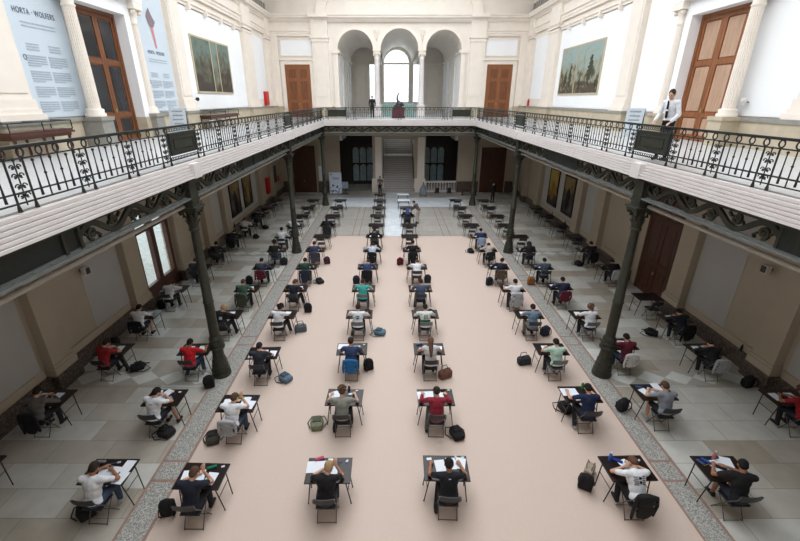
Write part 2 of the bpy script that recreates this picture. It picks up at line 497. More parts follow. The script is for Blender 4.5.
# picture rail with brackets
b = MB()
for (y0, y1) in ((0.8, 10.8), (22.35, 31.3)):
    b.box(XL, XL + .14, y0, y1, 12.2, 12.34).box(XL, XL + .2, y0, y1, 12.34, 12.42)
    b.box(XR - .14, XR, y0, y1, 12.2, 12.34).box(XR - .2, XR, y0, y1, 12.34, 12.42)
    yy = y0 + 1.2
    while yy < y1:
        b.box(XL, XL + .26, yy - .09, yy + .09, 12.05, 12.4).box(XR - .26, XR, yy - .09, yy + .09, 12.05, 12.4); yy += 2.1
trim(b, M_trim, 'moulded picture rail on little brackets')


def entab(prof, m, split=False):
    b = MB()
    b.extrude([(XL + u, z) for u, z in prof], YN, YF, 'y')
    b.extrude([(XR - u, z) for u, z in prof], YN, YF, 'y')
    if split: b.extrude([(YF - u, z) for u, z in prof], XL, -6.45, 'x').extrude([(YF - u, z) for u, z in prof], 7.7, XR, 'x')
    else: b.extrude([(YF - u, z) for u, z in prof], XL, XR, 'x')
    trim(b, m)


entab([(0, 12.72), (.16, 12.72), (.16, 12.86), (.2, 12.88), (.2, 13.02), (.28, 13.06), (.28, 13.14), (.12, 13.16), (.12, 13.7), (0, 13.7)], M_trim, True)
entab([(0, 13.7), (.2, 13.7), (.24, 13.78), (.3, 13.8), (.34, 13.92), (.52, 13.96), (.52, 14.06), (.58, 14.1), (.6, 14.22), (0, 14.22)], M_cream)
# attic band with ornament blocks
b = MB(); yy = 0.4
while yy < YF - .3:
    b.box(XL, XL + .1, yy, yy + .3, 14.4, 14.95).box(XR - .1, XR, yy, yy + .3, 14.4, 14.95); yy += .5
trim(b, M_dadotop)

# far wall ------------------------------------------------------------
fw = MB()
T = 0.45
xs = [(XL, -4.64), (-1.67, -.74), (2.14, 3.11), (6.04, XR)]
for a, b_ in xs: fw.box(a, b_, YF, YF + T, -.05, 5.0)
fw.box(XL, XR, YF, YF + T, 5.0, ZG)
struct('wall_far_lower', fw, M_tan)
AR = [(-2.94, 1.46), (0.70, 1.56), (4.34, 1.46)]    # arch centres and radii
ZS = 11.72
fu = MB()
fu.box(XL, AR[0][0] - AR[0][1], YF, YF + T, ZG, ZTOP).box(AR[2][0] + AR[2][1], XR, YF, YF + T, ZG, ZTOP)
fu.box(AR[0][0] - AR[0][1], AR[2][0] + AR[2][1], YF, YF + T, 13.45, ZTOP)


def arch_block(mb, cx, r, x0, x1, y0, y1, zt, n=24):
    """wall between x0..x1 from the springing up to zt with an arch cut in it"""
    P = []
    for i in range(n + 1):
        a = PI - PI * i / n
        P.append((cx + r * math.cos(a), ZS + r * math.sin(a)))
    for (ya, flip) in ((y0, 0), (y1, 1)):
        for i in range(n):
            (xa, za), (xb, zb) = P[i], P[i + 1]
            mb.add([(xa, ya, za), (xb, ya, zb), (xb, ya, zt), (xa, ya, zt)], [(0, 1, 2, 3)])
    for i in range(n):
        (xa, za), (xb, zb) = P[i], P[i + 1]
        mb.add([(xa, y0, za), (xb, y0, zb), (xb, y1, zb), (xa, y1, za)], [(0, 1, 2, 3)])
    for (p, q) in ((x0, cx - r), (cx + r, x1)):
        if q - p > 1e-3: mb.box(p, q, y0, y1, ZS, zt)


edges = [AR[0][0] - AR[0][1], (AR[0][0] + AR[0][1] + AR[1][0] - AR[1][1]) / 2, (AR[1][0] + AR[1][1] + AR[2][0] - AR[2][1]) / 2, AR[2][0] + AR[2][1]]
for i, (cx, r) in enumerate(AR):
    arch_block(fu, cx, r, edges[i], edges[i + 1], YF, YF + T, 13.45)
struct('wall_far_upper', fu, M_cream)
# archivolts
b = MB()
for cx, r in AR:
    for (ri, ro, d) in ((r, r + .1, .1), (r + .1, r + .24, .06)):
        n = 28
        for i in range(n):
            a0 = PI * i / n; a1 = PI * (i + 1) / n
            q = [(cx + rr * math.cos(a), ZS + rr * math.sin(a)) for rr, a in ((ri, a0), (ro, a0), (ro, a1), (ri, a1))]
            vs = [(x, YF - d, z) for x, z in q] + [(x, YF, z) for x, z in q]
            b.add(vs, [(0, 1, 2, 3), (0, 1, 5, 4), (2, 3, 7, 6), (1, 2, 6, 5), (3, 0, 4, 7)])
trim(b, M_trim, 'moulded archivolts round the three arches')
# spandrel roundels
b = MB()
for cx in edges[1:3]:
    b.tube([(cx + .2 * math.cos(t * PI / 8), YF - .02, 13.0 + .2 * math.sin(t * PI / 8)) for t in range(16)], .035, 6, closed=True)
    b.sphere((cx, YF - .01, 13.0), (.1, .06, .1), 10)
    b.tube([(cx - .1, YF - .02, 12.7), (cx, YF - .03, 12.35), (cx + .1, YF - .02, 12.7)], .03, 6)
trim(b, M_trim)
# alcove behind the arches
YB = 51.0
XA0, XA1 = edges[0], edges[3]
al = MB()
al.box(XA0 - .3, XA0, YF + T, YB, ZG - 2, 14).box(XA1, XA1 + .3, YF + T, YB, ZG - 2, 14)
struct('wall_alcove_sides', al, M_white)
WIN = [(-2.45, -1.25), (-.85, 2.05), (2.45, 3.65)]
bw = MB()
bw.box(XA0, WIN[0][0], YB, YB + .4, 0, 14).box(WIN[0][1], WIN[1][0], YB, YB + .4, 0, 14).box(WIN[1][1], WIN[2][0], YB, YB + .4, 0, 14).box(WIN[2][1], XA1, YB, YB + .4, 0, 14)
bw.box(WIN[0][0], WIN[0][1], YB, YB + .4, 0, 7.6).box(WIN[1][0], WIN[1][1], YB, YB + .4, 0, 7.6).box(WIN[2][0], WIN[2][1], YB, YB + .4, 0, 7.6)
bw.box(WIN[0][0], WIN[0][1], YB, YB + .4, 11.6, 14).box(WIN[2][0], WIN[2][1], YB, YB + .4, 11.6, 14)
_zs = ZS; ZS = 11.6
arch_block(bw, .6, 1.45, WIN[1][0], WIN[1][1], YB, YB + .4, 14)
ZS = _zs
struct('wall_alcove_back', bw, M_cream)
v = MB()
for i, (cx, r) in enumerate(AR):
    n = 20
    for k in range(n):
        a0 = PI * k / n; a1 = PI * (k + 1) / n
        v.add([(cx + r * math.cos(a0), YF + T, ZS + r * math.sin(a0)), (cx + r * math.cos(a1), YF + T, ZS + r * math.sin(a1)), (cx + r * math.cos(a1), YB, ZS + r * math.sin(a1)), (cx + r * math.cos(a0), YB, ZS + r * math.sin(a0))], [(0, 1, 2, 3)], True)
v.box(XA0 - .3, XA1 + .3, YF + T, YB + .4, 14, 14.2)
for x in edges[1:3]: v.box(x - .19, x + .19, YF + T, YB, ZS - .22, ZS + .3)
struct('ceiling_alcove_vaults', v, M_cream)
b = MB()
b.box(XA0, XA0 + .16, YF, YB, ZS - .2, ZS).box(XA1 - .16, XA1, YF, YB, ZS - .2, ZS).box(XA0, XA1, YB - .14, YB, ZS - .2, ZS - .02)
for yy in (41.5, 44.7, 47.9): b.box(XA0, XA0 + .1, yy - .3, yy + .3, ZG, ZS - .2).box(XA1 - .1, XA1, yy - .3, yy + .3, ZG, ZS - .2)
b.box(-4.0, -2.9, YB - .08, YB, ZG + 1, ZS - .5).box(4.2, 5.3, YB - .08, YB, ZG + 1, ZS - .5)
trim(b, M_trim)
af = MB().box(XA0, -.74, YF, YB, ZG - .4, ZG).box(2.14, XA1, YF, YB, ZG - .4, ZG).box(-.74, 2.14, YF, 40.8, ZG - .4, ZG)
struct('floor_alcove', af, M_gfloor)
# windows of the alcove: frames with glazing bars and glass
for wi, (x0, x1) in enumerate(WIN):
    f = MB(); zt = 11.6
    f.box(x0, x0 + .07, YB + .1, YB + .2, 7.6, zt).box(x1 - .07, x1, YB + .1, YB + .2, 7.6, zt).box(x0, x1, YB + .1, YB + .2, 7.6, 7.7)
    nb = 5 if wi == 1 else 2
    for k in range(1, nb):
        x = x0 + (x1 - x0) * k / nb; zz = zt + (math.sqrt(max(0, 1.45 ** 2 - (x - .6) ** 2)) if wi == 1 else 0)
        f.box(x - .012, x + .012, YB + .12, YB + .17, 7.6, zz)
    z = 8.3
    while z < (12.8 if wi == 1 else 11.6):
        hw = 0 if z < zt or wi != 1 else 1.45 - math.sqrt(max(0, 1.45 ** 2 - (z - zt) ** 2))
        f.box(x0 + hw, x1 - hw, YB + .12, YB + .17, z - .01, z + .01); z += .7
    if wi == 1: f.tube([(.6 + 1.42 * math.cos(PI * k / 20), YB + .15, zt + 1.42 * math.sin(PI * k / 20)) for k in range(21)], .05, 6)
    fr = f.build('window_%d' % (wi + 1), M_white); fr['kind'] = 'structure'
    gl = MB(); pts = [(x0, YB + .14, 7.6), (x1, YB + .14, 7.6), (x1, YB + .14, zt)]
    if wi == 1: pts += [(.6 + 1.45 * math.cos(PI * k / 20), YB + .14, zt + 1.45 * math.sin(PI * k / 20)) for k in range(1, 20)]
    pts += [(x0, YB + .14, zt)]
    gl.add(pts, [tuple(range(len(pts)))]); gl.build('window_pane', M_glass, fr)

# columns of the arcade
def arcade_column(x, label):
    t = thing('stone_column', label, 'column', (x, YF + .22, ZG))
    MB().box(-.32, .32, -.32, .32, 0, .95).box(-.36, .36, -.36, .36, .88, .98).build('pedestal', M_fascia, t)
    MB().lathe([(.29, .98), (.29, 1.05), (.25, 1.1), (.27, 1.16), (.235, 1.2), (.225, 2.5), (.2, 4.5)], 0, 0, 20).build('shaft', M_fascia, t)
    c = MB().lathe([(.2, 4.5), (.23, 4.53), (.2, 4.56), (.22, 4.75), (.28, 4.86), (.26, 4.88)], 0, 0, 20).box(-.31, .31, -.31, .31, 4.88, 4.98)
    for s in (-1, 1):
        for q in (-1, 1): c.sphere((s * .25, q * .25, 4.8), .07, 8)
    c.box(-.26, .26, -.26, .26, 4.98, 5.1).box(-.34, .34, -.34, .34, 5.1, 5.17)
    c.build('capital', M_trim, t)


arcade_column(edges[1], 'white round column between left and middle arches of the far arcade')
arcade_column(edges[2], 'white round column between middle and right arches of the far arcade')
b = MB()
for (x0, x1) in ((edges[0] - .35, edges[0] + .02), (edges[3] - .02, edges[3] + .35)):
    b.box(x0, x1, YF - .14, YF, 7.5, ZS - .2).box(x0 - .06, x1 + .06, YF - .22, YF + T, ZS - .25, ZS)
    b.box(x0 - .05, x1 + .05, YF - .2, YF, 7.3, 7.6)
trim(b, M_trim)
b = MB()
for (x0, x1) in ((-6.45, -5.15), (6.5, 7.7)):
    b.box(x0, x1, YF - .2, YF, 7.5, 12.3).box(x0 - .1, x1 + .1, YF - .28, YF, 7.35, 7.65).box(x0 + .2, x1 - .2, YF - .24, YF, 8.2, 11.9)
    b.box(x0 - .06, x1 + .06, YF - .26, YF, 12.3, 12.55).box(x0 - .12, x1 + .12, YF - .34, YF, 12.55, 12.72).box(x0 - .02, x1 + .02, YF - .3, YF, 12.72, 14.22)
    b.box(x0 - .12, x1 + .12, YF - .7, YF, 13.98, 14.24)
trim(b, M_trim, 'far wall pilasters either side of the arcade')
b = MB()
n = 30
for i in range(n):
    a0 = PI * i / n; a1 = PI * (i + 1) / n
    q = [(XC + rr * math.cos(a), 14.2 + .55 * rr * math.sin(a)) for rr, a in ((5.9, a0), (6.7, a0), (6.7, a1), (5.9, a1))]
    b.add([(x, YF - .22, z) for x, z in q] + [(x, YF, z) for x, z in q], [(0, 1, 2, 3), (0, 1, 5, 4), (2, 3, 7, 6), (1, 2, 6, 5), (3, 0, 4, 7)])
trim(b, M_trim)
# door surrounds and panels on the far wall, upper level
for (x0, x1) in ((-8.86, -6.75), (8.0, 10.15)):
    b = MB().box(x0 - .3, x0, YF - .1, YF, 7.3, 10.95).box(x1, x1 + .3, YF - .1, YF, 7.3, 10.95).box(x0 - .3, x1 + .3, YF - .1, YF, 10.65, 10.95).box(x0 - .4, x1 + .4, YF - .2, YF, 10.95, 11.05)
    b.box(x0 - .3, x1 + .3, YF - .07, YF, 11.25, 11.33).box(x0 - .3, x1 + .3, YF - .07, YF, 12.45, 12.53).box(x0 - .3, x0 - .22, YF - .07, YF, 11.3, 12.5).box(x1 + .22, x1 + .3, YF - .07, YF, 11.3, 12.5)
    trim(b, M_trim)
    trim(MB().box(x0 - .2, x1 + .2, YF - .03, YF, 11.33, 12.45), M_white)
for (x0, x1) in ((XL, -9.2), (-6.4, -4.7), (6.4, 7.65), (10.5, XR)):
    trim(MB().box(x0, x1, YF - .16, YF, ZG, 7.3).box(x0, x1, YF - .2, YF, 7.3, 7.42), M_dado)
for (x0, x1) in ((-9.9, -9.25), (10.55, 11.2)): trim(MB().box(x0, x1, YF - .15, YF, 7.4, 12.72), M_trim)


def double_door(name, x0, x1, z0, z1, label, m1, m2, axis='x', wall=YF, face=-1, rows=((.06, .3), (.34, .72), (.76, .95)), handle=True, rim=.12):
    """two panelled leaves; axis x: lies in the far wall; axis y: lies in a side wall"""
    d = bpy.data.objects.new(name, None); COL.objects.link(d); d['kind'] = 'structure'; d['label'] = label

    def B(mb, a, b, t0, t1, c, e):
        lo, hi = sorted((wall + face * t0, wall + face * t1))
        if axis == 'x': mb.box(a, b, lo, hi, c, e)
        else: mb.box(lo, hi, a, b, c, e)
    f = MB(); B(f, x0, x0 + rim, 0, .12, z0, z1); B(f, x1 - rim, x1, 0, .12, z0, z1); B(f, x0, x1, 0, .12, z1 - rim, z1)
    f.build('door_frame', m1, d)
    mid = (x0 + x1) / 2
    for (a, b) in ((x0 + rim, mid - .005), (mid + .005, x1 - rim)):
        l = MB(); B(l, a, b, 0, .06, z0, z1 - rim)
        wd = .13
        B(l, a, a + wd, .06, .09, z0, z1 - rim); B(l, b - wd, b, .06, .09, z0, z1 - rim)
        H = z1 - z0 - rim
        prev = 0
        for (p, q) in rows:
            B(l, a, b, .06, .09, z0 + prev * H, z0 + p * H); prev = q
        B(l, a, b, .06, .09, z0 + prev * H, z0 + H)
        lf = l.build('door_leaf', m1, d)
        pn = MB()
        for (p, q) in rows: B(pn, a + wd + .05, b - wd - .05, .06, .08, z0 + p * H + .05, z0 + q * H - .05)
        pn.build('door_panel', m2, lf)
    if handle:
        h = MB(); B(h, mid - .1, mid - .04, .09, .16, z0 + 1.0, z0 + 1.12); h.build('door_handle', M_gold, d)
    return d


double_door('door_1', -8.84, -6.76, ZG, 10.65, 'tall oak double door at the left end of the far gallery', M_door, M_doorq)
double_door('door_2', 8.02, 10.13, ZG, 10.65, 'tall oak double door at the right end of the far gallery', M_door, M_doorq)
double_door('door_3', -8.9, -6.85, 0, 4.15, 'dark brown double door in the far wall under the left gallery corner', M_doord, M_doord)
double_door('door_4', 8.15, 10.35, 0, 4.0, 'dark brown double door in the far wall under the right gallery corner', M_doord, M_doord)
double_door('door_5', 15.35, 17.45, 0, 4.6, 'dark brown double door under the right gallery', M_doord, M_doord, 'y', XR, -1)
double_door('door_6', 15.0, 17.2, ZG, 10.8, 'brown glazed double door on the left gallery between fluted columns', M_doorq, M_glassdoor, 'y', XL + .0, 1, rows=((.04, .2), (.24, .62), (.66, .97)))
double_door('door_7', 14.95, 17.3, ZG, 10.8, 'oak double door with pale panels on the right gallery between fluted columns', M_door, M_doorp, 'y', XR, -1, rows=((.04, .2), (.24, .62), (.66, .97)))
# reveals and surrounds of the gallery doors, fluted columns
for side, X, y0, y1 in ((-1, XL, 15.0, 17.2), (1, XR, 14.95, 17.3)):
    s = -side

    def bx(b, d0, d1, ya, yb, za, zb):
        xa, xb = sorted((X + s * d0, X + s * d1)); b.box(xa, xb, ya, yb, za, zb)
    b = MB(); bx(b, -.2, .22, y0 - .3, y0, 7.35, 11.0); bx(b, -.2, .5, y1, y1 + .35, 7.35, 11.0); bx(b, -.2, .5, y0 - .35, y1 + .35, 10.8, 11.3)
    bx(b, 0, .75, y0 - .9, y1 + .95, 11.3, 11.75); bx(b, 0, .9, y0 - 1.0, y1 + 1.05, 11.75, 11.95)
    trim(b, M_white)
    b = MB(); bx(b, -.2, .24, y0 - .3, y0, ZG, 7.35); bx(b, -.2, .52, y1, y1 + .35, ZG, 7.35)
    trim(b, M_dado)
    for yc in (y0 - .55, y1 + .6):
        nm = 'left' if side < 0 else 'right'; wh = 'near' if yc < y0 else 'far'
        xc = X + s * .42
        t = thing('fluted_column', 'cream fluted column on the %s side of the %s gallery door' % (wh, nm), 'column', (xc, yc, ZG))
        MB().box(-.33, .33, -.3, .3, 0, .82).box(-.37, .37, -.34, .34, .8, .92).build('pedestal', M_dado if side > 0 else M_dadotop, t)
        MB().lathe([(.3, .92), (.3, 1.0), (.25, 1.04), (.27, 1.12), (.23, 1.16)], 0, 0, 24).build('base', M_trim, t)
        MB().lathe([(.19, 1.16), (.186, 2.4), (.165, 4.0)], 0, 0, 40, 1, .018).build('shaft', M_trim, t)
        c = MB().lathe([(.165, 4.0), (.2, 4.05), (.165, 4.1), (.19, 4.3), (.25, 4.5)], 0, 0, 24).box(-.32, .32, -.3, .3, 4.5, 4.75)
        for q in (-1, 1):
            for r in (-1, 1): c.sphere((r * .2, q * .2, 4.42), .09, 10)
        c.build('capital', M_trim, t)

# rooms behind the lower far openings -------------------------------------
b = MB()
b.box(-1.0, -.8, YF + T, YB, 0, ZG - .4).box(2.2, 2.4, YF + T, YB, 0, ZG - .4)
struct('wall_stair_sides', b, M_cream)
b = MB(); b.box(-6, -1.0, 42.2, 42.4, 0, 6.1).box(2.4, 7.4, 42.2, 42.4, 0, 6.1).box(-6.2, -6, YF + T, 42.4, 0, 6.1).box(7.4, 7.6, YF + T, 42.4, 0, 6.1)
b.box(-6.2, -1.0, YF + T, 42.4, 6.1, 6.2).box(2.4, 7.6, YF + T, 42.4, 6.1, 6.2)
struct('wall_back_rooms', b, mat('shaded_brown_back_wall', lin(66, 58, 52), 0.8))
for wi, (x0, x1, z0, z1) in enumerate(((-3.85, -1.75, .3, 3.7), (3.2, 5.3, .3, 3.7))):
    f = MB(); gl = MB()
    f.box(x0 - .1, x1 + .1, 42.16, 42.2, z0, z1 + .1)
    nx = 3; wd = (x1 - x0) / nx
    for r, (za, zb) in enumerate(((z0, z0 + (z1 - z0) * .52), (z0 + (z1 - z0) * .52, z1))):
        for k in range(nx):
            cx = x0 + (k + .5) * wd; rr = wd * .42; n = 10
            pts = [(cx - rr, 42.12, za + .06), (cx + rr, 42.12, za + .06)] + [(cx + rr * math.cos(PI * q / n), 42.12, zb - .08 - rr + rr * math.sin(PI * q / n)) for q in range(n + 1)]
            gl.add(pts, [tuple(range(len(pts)))])
    fr = f.build('window_%d' % (wi + 4), M_frame); fr['kind'] = 'structure'; gl.build('window_pane', M_lead, fr)
# pier bases
b = MB()
for (a, c) in ((-1.67, -.74), (2.14, 3.11)):
    b.box(a - .08, c + .08, YF - .1, YF + T + .05, 0, 1.1).box(a - .03, c + .03, YF - .06, YF, 1.1, 1.25).box(a + .25, c - .1, YF - .12, YF, 1.25, 4.9)
trim(b, M_trim)
b = MB()
for (a, c) in ((XL + .2, -9.05), (-6.7, -4.66), (6.06, 8.0), (10.5, XR - .2)): b.box(a, c, YF - .12, YF, 0, 1.0)
trim(b, M_marble)
b = MB()
for x in (-4.75, -6.5, 6.15, 7.7): b.box(x - .12, x + .12, YF - .1, YF, 1.0, 5.0)
b.box(-.74, 2.14, YF - .02, YF + T, 4.7, 5.05)
trim(b, M_tan)
# stair
b = MB(); r_ = 0.168
for k in range(17):
    b.box(-.8, 2.2, YF - .35 + k * .235, YF - .35 + (k + 1) * .235 + .5, 0.0 if k < 3 else k * r_ - .3, (k + 1) * r_ - .035)
struct('floor_stair_flight', b, M_step)
nb = MB()
for k in range(17): nb.box(-.8, 2.2, YF - .38 + k * .235, YF - .35 + (k + 1) * .235, (k + 1) * r_ - .035, (k + 1) * r_)
struct('floor_stair_treads', nb, mat('worn_stair_tread', lin(172, 164, 160), 0.4))
yl = YF - .35 + 17 * .235
struct('floor_landing', MB().box(-.8, 2.2, yl, yl + 1.3, 2.5, 17 * r_ + .02), M_land)
b = MB(); nb = MB()
for k in range(20):
    b.box(-.6, 2.0, yl + 1.3 + k * .25, yl + 1.3 + (k + 1) * .25 + .3, 2.6 + k * r_ - .2, 2.86 + (k + 1) * r_ - .04)
    nb.box(-.6, 2.0, yl + 1.27 + k * .25, yl + 1.3 + (k + 1) * .25, 2.86 + (k + 1) * r_ - .04, 2.86 + (k + 1) * r_)
struct('floor_upper_flight', b, M_step); struct('floor_upper_treads', nb, MATS['worn_stair_tread'])
for x, wd in ((-.74, 'left'), (2.1, 'right')):
    t = thing('stair_handrail', 'dark handrail on the %s side of the grand stair' % wd, 'handrail', (x, YF, 0))
    MB().tube([(0, -.3, .95), (0, 3.8, 3.85), (0, 4.9, 3.85), (0, 8, 5.9)], .035, 6).build('rail', M_irond, t)
    for k in range(9): MB().tube([(0, -.2 + k * .47, .1 + k * .33), (0, -.2 + k * .47, .98 + k * .33)], .015, 5).build('post', M_irond, t)

# ---------------------------------------------------------------- outdoors behind the left glass door
struct('ground_outside', MB().box(-60, XL - .3, -20, 60, -.5, -.02), M_asph)
gd = bpy.data.objects.new('door_8', None); COL.objects.link(gd); gd['kind'] = 'structure'; gd['label'] = 'brown glazed double door to the street under the left gallery'
f = MB()
for y in (15.3, 16.45, 17.7): f.box(XL - .12, XL + .06, y, y + (.3 if y == 16.45 else .2), 0, 3.9)
f.box(XL - .1, XL + .05, 15.3, 17.9, 0, .75).box(XL - .1, XL + .05, 15.3, 17.9, 3.0, 3.15).box(XL - .12, XL + .06, 15.3, 17.9, 3.75, 3.9)
f.build('door_frame', M_doord, gd)
MB().box(XL - .03, XL - .02, 15.4, 17.8, .7, 3.8).build('door_pane', M_glass, gd)


def car(x, y, colr, label, rz=0.0):
    t = thing('car', label, 'car', (x, y, 0), rz, 'cars parked outside')
    prof = [(-2.1, .35), (-2.15, .75), (-1.95, .9), (-1.2, .98), (-.6, 1.42), (.9, 1.45), (1.6, 1.05), (2.1, .95), (2.15, .4)]
    b = MB().add([(-.85, u, z) for u, z in prof] + [(.85, u, z) for u, z in prof], [tuple(range(9)), tuple(range(17, 8, -1))] + [(k, (k + 1) % 9, 9 + (k + 1) % 9, 9 + k) for k in range(9)])
    b.build('body', colr, t)
    for sx in (-1, 1): MB().add([(sx * .86, u, z) for u, z in ((-1.05, 1.0), (-.55, 1.36), (.85, 1.38), (1.35, 1.02))], [(0, 1, 2, 3)]).build('side_window', M_glassdoor, t)
    for sx in (-.8, .8):
        for sy in (-1.35, 1.35):
            MB().tube([(sx - .1, sy, .32), (sx + .1, sy, .32)], .32, 14).build('wheel', M_frame, t)


car(-14.5, 17.5, mat('white_car_paint', (.8, .8, .8), .25), 'white car parked outside nearest to the glass door')
car(-19.5, 20.5, mat('silver_car_paint', (.45, .47, .5), .25), 'silver car parked farther away outside the glass door')

# ---------------------------------------------------------------- iron columns
def leaf(mb, a, r0, z0, h, out, w):
    ca, sa = math.cos(a), math.sin(a); P = []
    for i in range(5):
        t = i / 4; rr = r0 + out * t ** 2.2; z = z0 + h * t - (.25 * h * max(0, t - .8) * 5 * .2); ww = w * math.sin(PI * (.25 + .6 * t)) * (1 if i < 4 else .3)
        for q in (-1, 0, 1):
            P.append(((rr + (.012 if q == 0 else 0)) * ca - q * ww * sa, (rr + (.012 if q == 0 else 0)) * sa + q * ww * ca, z))
    fs = [(i * 3 + k, i * 3 + k + 1, i * 3 + k + 4, i * 3 + k + 3) for i in range(4) for k in (0, 1)]
    mb.add(P, fs, True)


m_base = MB().lathe([(.285, 0), (.285, .1), (.245, .13), (.265, .18), (.27, .23), (.23, .27), (.245, .33), (.245, .38), (.205, .42), (.22, .48), (.22, .54), (.19, .6), (.19, .64)], 0, 0, 28).mesh('column_base')
m_drum = MB().lathe([(.175, .62), (.165, .95)], 0, 0, 24).lathe([(.165, .95), (.235, .98), (.235, 1.04), (.18, 1.07), (.215, 1.11), (.22, 1.17), (.17, 1.21), (.19, 1.27), (.185, 1.33), (.145, 1.4)], 0, 0, 28).mesh('column_drum')
m_shaft = MB().lathe([(.145, 1.38), (.14, 2.5), (.152, 2.52), (.152, 2.56), (.137, 2.58), (.108, 4.72)], 0, 0, 24).mesh('column_shaft')
cb = MB().lathe([(.118, 4.7), (.145, 4.73), (.145, 4.77), (.118, 4.8), (.12, 5.0), (.15, 5.2), (.17, 5.25)], 0, 0, 20)
for k in range(8): leaf(cb, k * PI / 4, .12, 4.8, .22, .08, .05)
for k in range(8): leaf(cb, k * PI / 4 + PI / 8, .13, 4.92, .28, .1, .045)
for k in range(4):
    a = PI / 4 + k * PI / 2
    cb.tube([(math.cos(a) * (.16 + .1 * q / 6 + .04 * math.sin(q)), math.sin(a) * (.16 + .1 * q / 6 + .04 * math.sin(q)), 5.08 + .2 * q / 8 + .03 * math.cos(q)) for q in range(9)], .028, 6)
    cb.sphere((math.cos(a) * .27, math.sin(a) * .27, 5.22), .055, 8)
m_cap = cb.mesh('column_capital')
m_abac = MB().box(-.23, .23, -.23, .23, 5.26, 5.33).box(-.27, .27, -.27, .27, 5.33, 5.38).mesh('column_abacus')
m_block = MB().box(-.17, .17, -.2, .2, 5.38, 6.06).box(-.19, .19, -.22, .22, 5.5, 5.56).box(-.2, .2, -.24, .24, 5.97, 6.06).mesh('column_block')
names = {1: 'nearest', 2: 'middle', 3: 'far corner'}
for X, sd in ((-5.33, 'left'), (6.63, 'right')):
    for k in (1, 2, 3):
        t = thing('iron_column', 'green-black cast iron column, %s one carrying the %s gallery' % (names[k], sd), 'column', (X, CY[k], 0), 0, 'cast iron columns under the galleries')
        for nm, me in (('base', m_base), ('drum', m_drum), ('shaft', m_shaft), ('capital', m_cap), ('abacus', m_abac), ('impost_block', m_block)):
            ob(nm, me, M_iron, t)

# ---------------------------------------------------------------- girders with scrollwork
def spiral(cx, cz, r, a0, turns, sgn, n=16):
    return [(cx + r * (1 - .75 * i / n) * math.cos(a0 + sgn * turns * 2 * PI * i / n), cz + r * (1 - .75 * i / n) * math.sin(a0 + sgn * turns * 2 * PI * i / n)) for i in range(n + 1)]


def ribbon(mb, pts, w, t):
    """flat band following 2d points (u, z) in the plane x = 0, width w in plane, thickness t"""
    N = len(pts); L = []; R = []
    for i in range(N):
        a = pts[max(0, i - 1)]; b = pts[min(N - 1, i + 1)]
        dx, dz = b[0] - a[0], b[1] - a[1]; l = math.hypot(dx, dz) or 1
        ww = w[i] if isinstance(w, list) else w
        L.append((pts[i][0] - dz / l * ww / 2, pts[i][1] + dx / l * ww / 2)); R.append((pts[i][0] + dz / l * ww / 2, pts[i][1] - dx / l * ww / 2))
    vs = []
    for i in range(N):
        for x in (-t / 2, t / 2):
            vs += [(x, L[i][0], L[i][1]), (x, R[i][0], R[i][1])]
    fs = []
    for i in range(N - 1):
        a = i * 4; b = a + 4
        fs += [(a, a + 1, b + 1, b), (a + 2, b + 2, b + 3, a + 3), (a, b, b + 2, a + 2), (a + 1, a + 3, b + 3, b + 1)]
    mb.add(vs, fs)


ZA, ZB_ = 5.66, 6.06
m_unit = MB()
UL = 1.3
zc = (ZA + ZB_) / 2
pts = [(UL * i / 28, zc + .14 * math.sin(2 * PI * i / 28)) for i in range(29)]
ribbon(m_unit, pts, .1, .06)
for (cx, cz, s) in ((UL * .25, zc - .04, -1), (UL * .75, zc + .04, 1)):
    ribbon(m_unit, spiral(cx, cz, .115, PI / 2 * s, 1.3, s), .055, .05)
    m_unit.sphere((0, cx, cz), (.04, .035, .035), 8)
    ribbon(m_unit, [(cx + .12, cz - s * -.02), (cx + .2, cz + s * .08), (cx + .16, cz + s * .12)], .035, .05)
    ribbon(m_unit, [(cx - .14, cz), (cx - .2, cz - s * .07), (cx - .26, cz - s * .05)], .035, .05)
m_unit = m_unit.mesh('scroll_unit')


def girder(X, Y0, Y1, label, rz=0.0, scroll_at=None, x0=0):
    t = thing('iron_girder', label, 'girder', (X, Y0, 0), rz)
    L = Y1 - Y0
    n = int(L / .35); rv = MB().box(-.11, .11, 0, L, ZA - .06, ZA - .02).box(-.02, .02, 0, L, ZA - .02, ZA + .02)
    for k in range(n): rv.sphere((-.0, .17 + k * .35, ZA - .015), (.1, .02, .012), 6)
    rv.build('bottom_flange', M_flange, t)
    web = MB().box(-.06, .06, 0, L, ZB_ - .03, ZB_ + .02); pl = MB()
    for (a, b, s) in scroll_at:
        if s:
            k = max(1, round((b - a) / UL)); sc = (b - a) / k / UL
            for i in range(k):
                o = ob('scrollwork', m_unit, M_iron, t); o.location = (0, a + i * (b - a) / k, 0); o.scale = (1, sc, 1)
            for yy in (a, b): web.box(-.04, .04, yy - .03, yy + .03, ZA, ZB_)
        else:
            pl.box(-.03, -.0, a, b, ZA, ZB_)
            yy = a
            while yy < b: web.box(-.03, .03, yy - .03, yy + .03, ZA, ZB_); yy += 1.3
    web.build('top_chord', M_iron, t)
    if pl.v: pl.build('recess_shade_plate', M_irond, t)  # dark sheet added for the shade of the open recess
    return t


